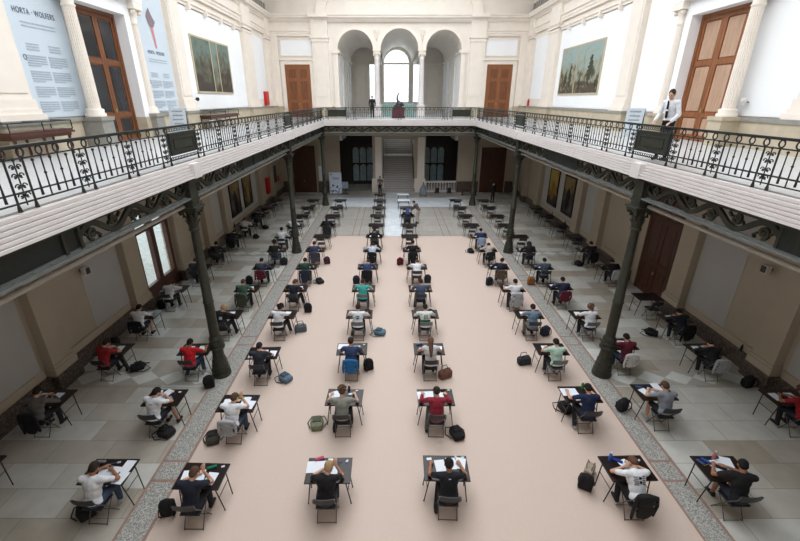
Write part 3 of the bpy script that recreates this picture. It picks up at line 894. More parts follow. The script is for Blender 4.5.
S = 3.9
for X, sd in ((-5.27, 'left'), (6.57, 'right')):
    for k, wd in ((0, 'nearest'), (1, 'middle'), (2, 'far')):
        L = CY[k + 1] - CY[k] - .44
        girder(X, CY[k] + .22, CY[k + 1] - .22, '%s bay of the dark iron scrollwork girder under the %s gallery' % (wd, sd), 0,
               [(0.02, S, 1), (S, L - S, 0), (L - S, L - .02, 1)])
L = 6.63 + 5.33 - .44
girder(6.63 - .22, CY[3], CY[3] + L, 'dark iron scrollwork girder under the far gallery', PI / 2, [(0.02, L - .02, 1)])
for X, sd in ((-5.36, 'left'), (6.66, 'right')):
    for k, wd in ((0, 'nearest'), (1, 'middle'), (2, 'far')):
        tag(MB().tube([(X, CY[k] + .3, 5.43), (X, CY[k + 1] - .3, 5.43)], .05, 8).build('pipe', M_pipe), '%s bay of the grey pipe hanging just below the %s gallery girder' % (wd, sd), 'pipe')
tag(MB().tube([(-5.3, 33.3, 5.45), (6.6, 33.3, 5.45)], .035, 8).build('light_track', M_pipe), 'thin white rail spanning below the far gallery girder', 'rail')

# ---------------------------------------------------------------- balustrades
RT = 7.42
bar = MB().tube([(0, 0, 6.66), (0, 0, 6.98), (0, 0, 7.0), (0, 0, 7.02), (0, 0, 7.25)], [.011, .011, .024, .011, .011], 6)
bar.tube([(0, .058 * math.cos(k * PI / 6), 7.32 + .058 * math.sin(k * PI / 6)) for k in range(12)], .013, 5, closed=True)
m_ring = bar.mesh('ring_baluster')
bar = MB().tube([(0, 0, 6.7), (0, 0, 6.97), (0, 0, 7.15), (0, 0, 7.19)], [.02, .01, .01, .012], 6).sphere((0, 0, 7.2), .024, 6)
m_spear = bar.mesh('spear_baluster')
bar = MB().tube([(0, 0, 6.55), (0, 0, 6.6), (0, 0, 6.65), (0, 0, 7.25)], [.032, .026, .016, .015], 6)
bar.tube([(0, .058 * math.cos(k * PI / 6), 7.32 + .058 * math.sin(k * PI / 6)) for k in range(12)], .014, 5, closed=True)
m_post = bar.mesh('ring_post')
bar = MB().tube([(0, 0, 6.62), (0, 0, 7.22)], .01, 5).sphere((0, 0, 7.24), .025, 6)
for z, r in ((6.75, .05), (6.88, .045), (7.02, .045), (7.14, .04)):
    for s in (-1, 1):
        bar.tube([(0, s * (.055 + r * math.cos(q * PI / 5) * (1 - q * .06)), z + r * math.sin(q * PI / 5) * (1 - q * .06)) for q in range(9)], .01, 5)
        bar.sphere((0, s * .05, z), .016, 5)
m_lyre = bar.mesh('scroll_baluster')
bm_ = MB().box(-.02, .02, -.62, .62, 6.82, 7.22)
m_plate = bm_.mesh('plate')
bm_ = MB()
for (a, b, c, d) in ((-.68, .68, 7.22, 7.27), (-.68, .68, 6.77, 6.82), (-.68, -.62, 6.77, 7.27), (.62, .68, 6.77, 7.27), (-.5, .5, 6.9, 6.915), (-.5, .5, 7.13, 7.145), (-.5, -.485, 6.9, 7.14), (.485, .5, 6.9, 7.14)):
    bm_.box(-.035, .035, a, b, c, d)
m_plframe = bm_.mesh('plate_frame')
bm_ = MB()
k = -.8
while k <= .81:
    for z in (6.7, 7.33): bm_.tube([(0, k + .035 * math.cos(q * PI / 4), z + .035 * math.sin(q * PI / 4)) for q in range(8)], .009, 4, closed=True)
    k += .08
for z in [6.78 + .07 * q for q in range(7)]:
    for s in (-1, 1): bm_.tube([(0, s * .76 + .035 * math.cos(q * PI / 4), z + .035 * math.sin(q * PI / 4)) for q in range(8)], .009, 4, closed=True)
m_plorn = bm_.mesh('plate_border')


def balustrade(loc, rz, L, label, posts, panel=False):
    t = thing('iron_balustrade', label, 'balustrade', loc, rz, 'iron balustrade sections')
    MB().box(-.035, .035, 0, L, RT - .03, RT).box(-.022, .022, 0, L, RT - .045, RT - .03).build('handrail', M_irond, t)
    MB().box(-.012, .012, 0, L, 7.235, 7.255).build('upper_rail', M_irond, t)
    MB().box(-.012, .012, 0, L, 6.79, 6.81).box(-.012, .012, 0, L, 6.655, 6.675).build('lower_rail', M_irond, t)
    dz = Vector((0, 0, 0))

    def put(nm, me, y):
        o = ob(nm, me, M_irond, t); o.location = (0, y, 0)
    if panel:
        for y in (.02, .37, L - .37, L - .02): put('post', m_post, y)
        for y in (.2, L - .2): put('scroll_baluster', m_lyre, y)
        c = L / 2
        p = ob('panel', m_plate, M_iron, t); p.location = (0, c, 0)
        o = ob('panel_frame', m_plframe, M_irond, t); o.location = (0, c, 0)
        o = ob('panel_border', m_plorn, M_irond, t); o.location = (0, c, 0)
    else:
        ps = sorted(posts)
        for (a, b) in ps:
            put('post', m_post, a); put('post', m_post, b); put('scroll_baluster', m_lyre, (a + b) / 2)
        cuts = [0] + [q for p in ps for q in p] + [L]
        for i in range(0, len(cuts), 2):
            a, b = cuts[i], cuts[i + 1]
            if b - a < .2: continue
            n = max(2, round((b - a) / .16)); n += n % 2
            for k in range(1, n):
                y = a + (b - a) * k / n
                if k % 2 == 0: put('baluster', m_ring, y)
                else: put('baluster', m_spear, y)
    return t


def pairs(L, n, first=1.0):
    pitch = (L - first) / n
    return [(first + i * pitch, first + i * pitch + .3) for i in range(n)]


for X, sd in ((-5.12, 'left'), (6.42, 'right')):
    near = [(a - 1.0, a - .7) for a in ((1.7, 3.0, 4.28, 5.57, 6.85, 8.16) if sd == 'left' else (1.9, 3.2, 4.5, 5.78, 7.04, 8.25))]
    balustrade((X, 1.0, 0), 0, 8.43, 'nearest run of black iron balustrade on the %s gallery' % sd, near)
    balustrade((X, 9.47, 0), 0, 2.2, 'panelled balustrade section above the nearest %s column' % sd, [], True)
    balustrade((X, 11.71, 0), 0, 8.91, 'middle run of black iron balustrade on the %s gallery' % sd, pairs(8.97, 6))
    balustrade((X, 20.66, 0), 0, 2.2, 'panelled balustrade section above the middle %s column' % sd, [], True)
    balustrade((X, 22.9, 0), 0, 10.1, 'far run of black iron balustrade on the %s gallery' % sd, pairs(10.2, 7))
    near = None
balustrade((-3.0, 33.12, 0), PI / 2, 2.12, 'panelled balustrade section at the left end of the far gallery', [], True)
balustrade((4.3 + 2.06, 33.12, 0), PI / 2, 2.12, 'panelled balustrade section at the right end of the far gallery', [], True)
balustrade((4.26, 33.12, 0), PI / 2, 7.22, 'long plain balustrade run across the far gallery', [(.2, .4), (3.5, 3.7), (6.9, 7.1)])

# turquoise balustrade at the stairwell
t = thing('stairwell_balustrade', 'turquoise balustrade behind the sculpture in the middle arch', 'balustrade', (.7, 40.7, ZG))
MB().box(-1.5, 1.5, -.08, .08, .95, 1.05).build('handrail', M_turq, t); MB().box(-1.5, 1.5, -.08, .08, 0, .12).build('plinth', M_turq, t)
mb_ = MB().lathe([(.05, .12), (.075, .35), (.035, .6), (.06, .95)], 0, 0, 10).mesh('turned_baluster')
for k in range(16): o = ob('baluster', mb_, M_turq, t); o.location = (-1.4 + k * .187, 0, 0)
# white balustrade in the right lower opening
t = thing('stone_balustrade', 'white stone balustrade in the dark opening right of the stair', 'balustrade', (4.57, YF + .2, 0))
MB().box(-1.45, 1.45, -.12, .12, .85, 1.0).build('handrail', M_fascia, t); MB().box(-1.45, 1.45, -.12, .12, 0, .15).build('plinth', M_fascia, t)
mb_ = MB().lathe([(.06, .15), (.09, .35), (.05, .6), (.08, .85)], 0, 0, 10).mesh('stone_baluster')
for k in range(11): o = ob('baluster', mb_, M_fascia, t); o.location = (-1.3 + k * .26, 0, 0)
#OBJECTS#
# ---------------------------------------------------------------- desks and chairs
def xsheet(t, y0, z0): pass


t_top = MB().rbox((0, 0, .735), (.475, .325, .015), b=.006).mesh('tabletop')
t_apron = MB().box(-.4, .4, -.262, -.24, .69, .72).box(-.4, .4, .24, .262, .69, .72).mesh('table_frame')


def tleg(sx, sy): return MB().tube([(sx * .36, sy * .25, .72), (sx * .455, sy * .2, .02), (sx * .457, sy * .2, .0)], [.014, .012, .018], 6).mesh('table_leg')


t_legs = [tleg(a, b) for a in (-1, 1) for b in (-1, 1)]
t_brace = [MB().tube([(s * .405, -.225, .4), (s * .405, .225, .4)], .009, 5).mesh('table_brace') for s in (-1, 1)]


def make_table(X, Y, label, group, topm=None, rz=0.0):
    t = thing('exam_table', label, 'table', (X, Y, ground(X, Y)), rz, group)
    obm('tabletop', t_top, topm or M_black, t)
    ob('frame', t_apron, M_tube, t)
    for m in t_legs: ob('leg', m, M_tube, t)
    for m in t_brace: ob('brace', m, M_tube, t)
    return t


def ground(X, Y):
    return 0.009 if (-4.81 < X < 6.13 and Y < 24.8) else (0.003 if -4.8 < X < 6.1 and Y > 24.8 else 0.0)


c_seat = MB().rbox((0, .02, .445), (.2, .19, .018), b=.016).mesh('chair_seat')
bk = MB(); n = 8
for i in range(n):
    a0 = -.2 + .4 * i / n; a1 = -.2 + .4 * (i + 1) / n
    q0 = -.255 - .03 * (1 - (a0 / .2) ** 2); q1 = -.255 - .03 * (1 - (a1 / .2) ** 2)
    bk.add([(a0, q0, .7), (a1, q1, .7), (a1, q1 - .03, .86), (a0, q0 - .03, .86), (a0, q0 + .02, .7), (a1, q1 + .02, .7), (a1, q1 - .01, .86), (a0, q0 - .01, .86)],
           [(0, 1, 2, 3), (7, 6, 5, 4), (3, 2, 6, 7), (1, 0, 4, 5)] + ([(0, 3, 7, 4)] if i == 0 else []) + ([(2, 1, 5, 6)] if i == n - 1 else []))
c_back = bk.mesh('chair_backrest')
c_legs = []
for s in (-1, 1):
    c_legs.append(MB().tube([(s * .215, -.285, .85), (s * .215, -.25, .72), (s * .21, -.05, .44), (s * .21, .2, .0)], .012, 6).mesh('chair_leg'))
    c_legs.append(MB().tube([(s * .19, .16, .43), (s * .19, .0, .25), (s * .19, -.15, .0)], .011, 6).mesh('chair_leg'))
c_bars = [MB().tube([(-.19, -.14, .02), (.19, -.14, .02)], .01, 5).mesh('chair_bar'), MB().tube([(-.21, .17, .05), (.21, .17, .05)], .009, 5).mesh('chair_bar')]


def make_chair(X, Y, label, group, seatm=None, rz=0.0):
    t = thing('folding_chair', label, 'chair', (X, Y, ground(X, Y)), rz, group)
    obm('seat', c_seat, seatm or M_seat, t); obm('backrest', c_back, seatm or M_seat, t)
    for m in c_legs: ob('leg', m, M_tubel, t)
    for m in c_bars: ob('stretcher', m, M_tubel, t)
    return t


# ---------------------------------------------------------------- soft shapes fused into one skin
def cap(mb, a, ra, b, rb, n=10):
    a, b = Vector(a), Vector(b)
    mb.sphere(a, ra, n); mb.sphere(b, rb, n); mb.tube([a, b], [ra, rb], n)


def ell(mb, c, r, R=None, n=12):
    bm = bmesh.new(); bmesh.ops.create_uvsphere(bm, u_segments=n, v_segments=n, radius=1); bm.verts.ensure_lookup_table()
    R = R or Matrix.Identity(3)
    mb.add([Vector(c) + R @ Vector((v.co.x * r[0], v.co.y * r[1], v.co.z * r[2])) for v in bm.verts], [tuple(v.index for v in f.verts) for f in bm.faces], True); bm.free()


def fuse(mb, name, voxel=.014, smooth=3):
    me = mb.mesh(name + '_raw')
    o = bpy.data.objects.new('tmp', me); COL.objects.link(o)
    r = o.modifiers.new('r', 'REMESH'); r.mode = 'VOXEL'; r.voxel_size = voxel
    if smooth: s_ = o.modifiers.new('s', 'SMOOTH'); s_.iterations = smooth; s_.factor = .5
    dg = bpy.context.evaluated_depsgraph_get()
    out = bpy.data.meshes.new_from_object(o.evaluated_get(dg)); out.name = name
    bpy.data.objects.remove(o); bpy.data.meshes.remove(me)
    for p in out.polygons: p.use_smooth = True
    return out


def V(*a): return Vector(a)


def aim(d):
    """rotation taking z to direction d, keeping x sideways"""
    z = Vector(d).normalized(); x = Vector((1, 0, 0)); y = z.cross(x).normalized(); x = y.cross(z).normalized()
    return Matrix((x, y, z)).transposed()


def pose(**k):
    p = dict(P=V(0, -.05, .56), N=V(0, .15, 1.05), H=V(0, .26, 1.16), tilt=45, turn=0, roll=0,
             S=[V(-.18, .11, 1.0), V(.18, .11, 1.0)], E=[V(-.3, .27, .80), V(.3, .27, .80)], h=[V(-.14, .5, .79), V(.08, .46, .79)],
             L=[V(-.09, -.03, .55), V(.09, -.03, .55)], K=[V(-.13, .36, .53), V(.13, .36, .53)], A=[V(-.14, .3, .09), V(.13, .36, .09)])
    p.update(k); return p


POSES = dict(
    write=pose(),
    low=pose(N=V(0, .24, .96), H=V(.03, .37, 1.0), tilt=75, S=[V(-.18, .17, .93), V(.18, .19, .93)], E=[V(-.34, .33, .8), V(.32, .33, .8)], h=[V(-.06, .45, .79), V(.13, .52, .79)]),
    wide=pose(N=V(0, .16, 1.04), E=[V(-.33, .25, .8), V(.33, .25, .8)], h=[V(-.3, .5, .79), V(.26, .5, .79)], A=[V(-.2, .05, .09), V(.16, .33, .09)]),
    prop=pose(N=V(.02, .15, 1.05), H=V(.06, .26, 1.15), turn=-12, roll=-8, h=[V(-.08, .47, .79), V(.16, .3, 1.07)], E=[V(-.28, .27, .8), V(.27, .3, .8)]),
    up=pose(N=V(0, .06, 1.1), H=V(0, .13, 1.24), tilt=28, S=[V(-.18, .05, 1.04), V(.18, .05, 1.04)]),
    turned=pose(N=V(.03, .14, 1.05), H=V(.07, .24, 1.16), turn=-25, S=[V(-.16, .16, 1.0), V(.19, .05, 1.01)], K=[V(-.05, .38, .53), V(.2, .36, .53)], A=[V(.0, .45, .07), V(.26, .42, .07)]),
    stand=pose(P=V(0, 0, .96), N=V(0, .0, 1.44), H=V(0, .02, 1.58), tilt=8, S=[V(-.19, 0, 1.39), V(.19, 0, 1.39)], E=[V(-.25, -.03, 1.1), V(.25, -.03, 1.1)], h=[V(-.24, .06, .86), V(.24, .06, .86)],
               L=[V(-.09, 0, .93), V(.09, 0, .93)], K=[V(-.1, .02, .5), V(.1, .02, .5)], A=[V(-.11, -.02, .09), V(.11, -.02, .09)]),
    rail=pose(P=V(0, -.02, .96), N=V(0, .06, 1.42), H=V(0, .12, 1.55), tilt=18, turn=14, S=[V(-.19, .05, 1.37), V(.19, .05, 1.37)], E=[V(-.28, .04, 1.1), V(.27, .06, 1.1)], h=[V(-.24, .26, .93), V(.24, .26, .93)],
              L=[V(-.09, -.02, .93), V(.09, -.02, .93)], K=[V(-.1, .02, .5), V(.1, .02, .5)], A=[V(-.12, -.02, .09), V(.11, .02, .09)]),
    bend=pose(P=V(0, -.05, .95), N=V(0, .22, 1.32), H=V(0, .33, 1.42), tilt=45, S=[V(-.18, .19, 1.28), V(.18, .19, 1.28)], E=[V(-.22, .3, 1.03), V(.22, .32, 1.03)], h=[V(-.12, .5, .88), V(.12, .5, .88)],
              L=[V(-.09, -.04, .93), V(.09, -.04, .93)], K=[V(-.1, .02, .5), V(.1, .02, .5)], A=[V(-.1, -.05, .09), V(.12, .05, .09)]),
)
for _k in ('write', 'wide', 'prop', 'turned'):
    _p = POSES[_k]; _p['N'] = _p['N'] - V(0, .05, .0); _p['H'] = _p['H'] - V(0, .065, .01); _p['S'] = [q - V(0, .045, 0) for q in _p['S']]
PC = {}


def headR(p): return Euler((math.radians(-p['tilt']), math.radians(p['roll']), math.radians(p['turn'])), 'XYZ').to_matrix()


def torso(mb, p, g):
    P, N = p['P'], p['N']; d = N - P; R = aim(d); L = d.length
    ell(mb, P + V(0, 0, .0), (.165 + g, .125 + g, .12 + g), R)
    ell(mb, P + d * .35, (.14 + g, .105 + g, .17 + g), R)
    ell(mb, P + d * .68, (.165 + g, .115 + g, .17 + g), R)
    C = P + d * .82
    for s in p['S']: cap(mb, C, .085 + g, s, .058 + g)


def get(pn, what):
    key = (pn, what)
    if key in PC: return PC[key]
    p = POSES[pn]; mb = MB(); vox = .013
    R = headR(p); H = p['H']
    if what == 'body':
        vox = .0105
        torso(mb, p, -.012)
        cap(mb, p['N'] - (p['N'] - p['P']) * .06, .055, H - R @ V(0, .01, .06), .05)
        ell(mb, H + R @ V(0, -.005, .015), (.073, .092, .1), R); ell(mb, H + R @ V(0, .03, -.045), (.055, .055, .062), R)
        ell(mb, H + R @ V(0, .095, -.012), (.014, .02, .024), R); ell(mb, H + R @ V(0, .078, .022), (.055, .016, .014), R)
        ell(mb, H + R @ V(0, .083, -.055), (.024, .012, .008), R)
        for s in (-1, 1): ell(mb, H + R @ V(s * .076, -.01, -.008), (.012, .022, .032), R)
        for i in (0, 1):
            S, E, h = p['S'][i], p['E'][i], p['h'][i]; s = (-1, 1)[i]
            cap(mb, S, .05, E, .04); cap(mb, E, .04, h, .026)
            f = (h - E).normalized()
            if abs(f.z) > .8 and pn == 'prop': f = V(0, .3, .95).normalized()
            side = f.cross(V(0, 0, 1)); side = side.normalized() if side.length > .1 else V(1, 0, 0)
            dn = side.cross(f).normalized()
            if dn.z > 0: dn = -dn
            pc = h + f * .045
            ell(mb, pc, (.038, .016, .05), Matrix((side, dn, f)).transposed())
            for q in range(4):
                b0 = h + f * .08 + side * (.027 - .018 * q); ln = (.062, .072, .066, .052)[q]
                b1 = b0 + f * ln * .55 + dn * .008; b2 = b1 + f * ln * .35 + dn * .022
                cap(mb, b0, .0095, b1, .009, 6); cap(mb, b1, .009, b2, .008, 6)
            tb_ = h + f * .03 - side * s * .03
            cap(mb, tb_, .012, tb_ + f * .035 - side * s * .025 + dn * .006, .0105, 6); cap(mb, tb_ + f * .035 - side * s * .025 + dn * .006, .0105, tb_ + f * .065 - side * s * .012 + dn * .012, .009, 6)
            cap(mb, p['L'][i], .075, p['K'][i], .055); cap(mb, p['K'][i], .053, p['A'][i], .036)
            cap(mb, p['A'][i] + V(0, -.03, -.04), .03, p['A'][i] + V(0, .13, -.055), .025)
    elif what in ('shirt_short', 'shirt_long', 'tank'):
        torso(mb, p, .012)
        for i in (0, 1):
            S, E, h = p['S'][i], p['E'][i], p['h'][i]
            if what == 'shirt_short': cap(mb, S, .066, S.lerp(E, .6), .058)
            elif what == 'shirt_long': cap(mb, S, .066, E, .056); cap(mb, E, .055, E.lerp(h, .86), .04)
            else: cap(mb, S, .066, S.lerp(E, .12), .062)
        cap(mb, p['N'] - (p['N'] - p['P']) * .1, .07, p['N'] - (p['N'] - p['P']) * .05, .062)
    elif what in ('trousers', 'shorts'):
        ell(mb, p['P'] + V(0, 0, -.02), (.178, .14, .115))
        for i in (0, 1):
            cap(mb, p['L'][i], .092, p['K'][i] if what == 'trousers' else p['L'][i].lerp(p['K'][i], .8), .072)
            if what == 'trousers': cap(mb, p['K'][i], .07, p['A'][i] + V(0, 0, .02), .052)
    elif what[:4] == 'shoe':
        for i in (int(what[4]),):
            a = p['A'][i]; cap(mb, a + V(0, -.04, -.04), .042, a + V(0, .14, -.05), .036); cap(mb, a + V(0, -.02, 0), .045, a + V(0, -.03, -.04), .045)
    elif what.startswith('hair'):
        c = H + R @ V(0, -.018, .032)
        ell(mb, c, (.085, .098, .096), R)
        ell(mb, H + R @ V(0, -.055, -.012), (.075, .055, .07), R)
        if what == 'hair_curly':
            rnd = random.Random(3)
            for q in range(46):
                a = rnd.uniform(0, 2 * PI); e = rnd.uniform(-.1, PI / 2)
                d = V(math.cos(a) * math.cos(e), math.sin(a) * math.cos(e), math.sin(e))
                if d.y > .75 and d.z < .3: continue
                ell(mb, c + R @ V(d.x * .1, d.y * .105 - .01, d.z * .11), (.032, .032, .032), R, 6)
        if what == 'hair_long':
            N = p['N']
            cap(mb, H + R @ V(0, -.06, -.02), .07, N + (p['P'] - N) * .08 + V(0, -.09, 0), .06)
            cap(mb, N + (p['P'] - N) * .08 + V(0, -.09, 0), .06, N + (p['P'] - N) * .42 + V(0, -.13, 0), .03)
        if what == 'hair_hijab':
            cap(mb, H, .115, H + R @ V(0, 0, .04), .1); cap(mb, H + R @ V(0, -.02, -.05), .1, p['N'] + V(0, -.01, -.03), .12)
            ell(mb, p['N'] + V(0, -.02, -.08), (.2, .14, .1))
    me = fuse(mb, pn + '_' + what, vox, 2 if what == 'body' else 3)
    if what == 'body':
        # eyes sit in the same mesh as a second material
        bm = bmesh.new(); bm.from_mesh(me)
        for s in (-1, 1):
            r = bmesh.ops.create_icosphere(bm, subdivisions=1, radius=.011, matrix=Matrix.Translation(H + R @ V(s * .03, .083, .004)))
            for v in r['verts']:
                for f in v.link_faces: f.material_index = 1
        bm.to_mesh(me); bm.free()
        me.materials.append(M_skin); me.materials.append(M_eye)
    PC[key] = me
    return me


def make_person(label, X, Y, Z, rz, pn, top, sleeve, hair, hstyle, legs, ltype, shoe=(40, 38, 40), skin=None, group=None):
    t = thing('person', label, 'person', (X, Y, Z), rz, group)
    if pn not in ('stand', 'rail', 'bend'): t.scale = (1.13, 1.06, 1.02)
    b = ob('body', get(pn, 'body'), None, t)
    if skin is not None: b.material_slots[0].link = 'OBJECT'; b.material_slots[0].material = skin
    obm('shirt', get(pn, sleeve), cmat(*top), t)
    obm('trousers' if ltype == 'trousers' else 'shorts', get(pn, ltype), cmat(*legs), t)
    for q in '01': obm('shoe', get(pn, 'shoe' + q), cmat(*shoe), t)
    obm('headscarf' if hstyle == 'hair_hijab' else 'hair', get(pn, hstyle), cmat(*hair), t)
    return t


# jackets hung over a backrest
def jacket_mesh(nm, long_):
    mb = MB(); zb = .3 if long_ else .45
    ell(mb, (0, -.285, .86), (.19, .045, .035))
    for i in range(4):
        f = i / 3; z = .82 - (.82 - .5) * f
        ell(mb, (.012 * math.sin(i * 2.1), -.32 - .012 * math.sin(i * 1.7), z), (.17, .025, .08))
    ell(mb, (.02, -.325, .5), (.165, .03, .5 - zb + .02)); ell(mb, (-.06, -.32, .46), (.09, .035, .48 - zb))
    ell(mb, (0, -.215, .79), (.17, .025, .07))
    for s, e in ((-1, -.04), (1, .05)):
        cap(mb, (s * .18, -.3, .84), .04, (s * .215, -.31, .6 + e), .036); cap(mb, (s * .215, -.31, .6 + e), .036, (s * .2, -.3, zb + .02 + e), .03)
    return fuse(mb, nm, .012, 2)


J = {'l': jacket_mesh('long_jacket', True), 's': jacket_mesh('short_jacket', False)}


def backpack_mesh(nm, kind):
    mb = MB()
    if kind == 'up':
        ell(mb, (0, 0, .2), (.16, .1, .2)); mb.rbox((0, 0, .17), (.14, .085, .165), b=.05)
    elif kind == 'lie':
        ell(mb, (0, 0, .1), (.17, .22, .1)); mb.rbox((0, -.02, .085), (.14, .18, .08), b=.05)
    else:
        mb.rbox((0, 0, .13), (.2, .11, .12), b=.06); ell(mb, (.02, 0, .22), (.16, .08, .05))
    return fuse(mb, nm, .014, 3)


BP = {k: backpack_mesh('bag_' + k, k) for k in ('up', 'lie', 'tote')}
mb = MB(); mb.rbox((0, .1, .13), (.11, .035, .1), b=.03); pk_up = fuse(mb, 'bag_pocket', .014, 2)
mb = MB(); mb.rbox((0, .02, .19), (.1, .1, .03), b=.025); pk_lie = fuse(mb, 'bag_pocket_lying', .014, 2)
st_up = [MB().tube([(s * .07, -.08, .37), (s * .1, -.15, .28), (s * .11, -.16, .15), (s * .12, -.09, .05)], .014, 6).mesh('bag_strap') for s in (-1, 1)]
st_lie = [MB().tube([(s * .07, .2, .1), (s * .15, .3, .02), (s * .2, .2, .015), (s * .24, .1, .015), (s * .17, -.1, .05)], .012, 6).mesh('bag_strap_lying') for s in (-1, 1)]
st_tote = [MB().tube([(-.12, s * .05, .24), (-.08, s * .08, .36), (.08, s * .08, .36), (.12, s * .05, .24)], .011, 6).mesh('tote_handle') for s in (-1, 1)]


def make_bag(label, X, Y, Z, rz, kind, c, cat='backpack', sc=1.0):
    m = cmat(*c); d = cmat(*[int(q * .7) for q in c])
    t = thing('tote_bag' if kind == 'tote' else 'backpack', label, 'bag' if kind == 'tote' else cat, (X, Y, Z), rz)
    t.scale = (sc, sc, sc)
    obm('bag_body', BP[kind], m, t)
    if kind == 'up':
        obm('pocket', pk_up, d, t)
        for s in st_up: obm('strap', s, d, t)
    elif kind == 'lie':
        obm('pocket', pk_lie, d, t)
        for s in st_lie: obm('strap', s, d, t)
    else:
        for s in st_tote: obm('handle', s, d, t)
    return t


sheet_me = MB().box(-.105, .105, -.148, .148, 0, .003).mesh('sheet')
wide_me = MB().box(-.21, .21, -.148, .148, 0, .003).mesh('wide_sheet')
card_me = MB().box(-.05, .05, -.03, .03, 0, .003).mesh('card')


def flat(me, nm, label, cat, X, Y, Z, rz, m=None, group=None):
    o = obm(nm, me, m or M_paper); o.location = (X, Y, Z); o.rotation_euler = (0, 0, rz)
    tag(o, label, cat, group); return o


# ---------------------------------------------------------------- who sits where
ROW = [6.48, 8.73, 11.0, 13.27, 15.48, 17.88, 20.25, 22.55, 24.85, 27.1, 29.38, 31.68, 33.8]
ORD = ['front', 'second', 'third', 'fourth', 'fifth', 'sixth', 'seventh', 'eighth', 'ninth', 'tenth', 'eleventh', 'twelfth', 'last']
COLX = dict(A=-8.95, B=-5.95, C=-3.94, D=-1.15, E=1.15, F=5.02, G=7.05, H=10.2)
COLN = dict(A='along the left wall', B='in left stone aisle', C='on left carpet edge', D='left of carpet centre', E='right of carpet centre',
            F='on right carpet edge', G='in right stone aisle', H='along the right wall')
XO = dict(D=[-1.31, -1.22, -1.22, -1.15, -1.13, -1.08, -.97, -.95, -.92, -.92, -.87, -.88, -.91], E=[1.17, 1.17, 1.19, 1.24, 1.21, 1.2, 1.08, 1.06, 1.14, 1.12, 1.09, 1.0, .99])
YO = {('D', 0): 6.42, ('A', 0): 6.5, ('C', 0): 6.28, ('C', 1): 8.5, ('C', 2): 10.78, ('H', 4): 14.75, ('H', 3): 13.0, ('G', 2): 11.3, ('B', 0): 6.4, ('G', 4): 15.7, ('G', 1): 8.95, ('F', 1): 8.85}
XX = {('G', 2): 7.32, ('B', 2): -6.12, ('H', 1): 10.4, ('H', 2): 9.85, ('A', 2): -8.7, ('G', 7): 7.36, ('B', 7): -6.15}
WH, BK, NV = (228, 230, 234), (30, 30, 34), (38, 44, 66)
H_B, H_D, H_BR, H_BL = (24, 20, 20), (46, 34, 28), (84, 60, 44), (166, 136, 100)
DK, JN, SH, GRY = (34, 34, 40), (62, 76, 100), (40, 44, 58), (90, 92, 96)
ss, sl, tk, hs, hl, hc, hj = 'shirt_short', 'shirt_long', 'tank', 'hair_short', 'hair_long', 'hair_curly', 'hair_hijab'
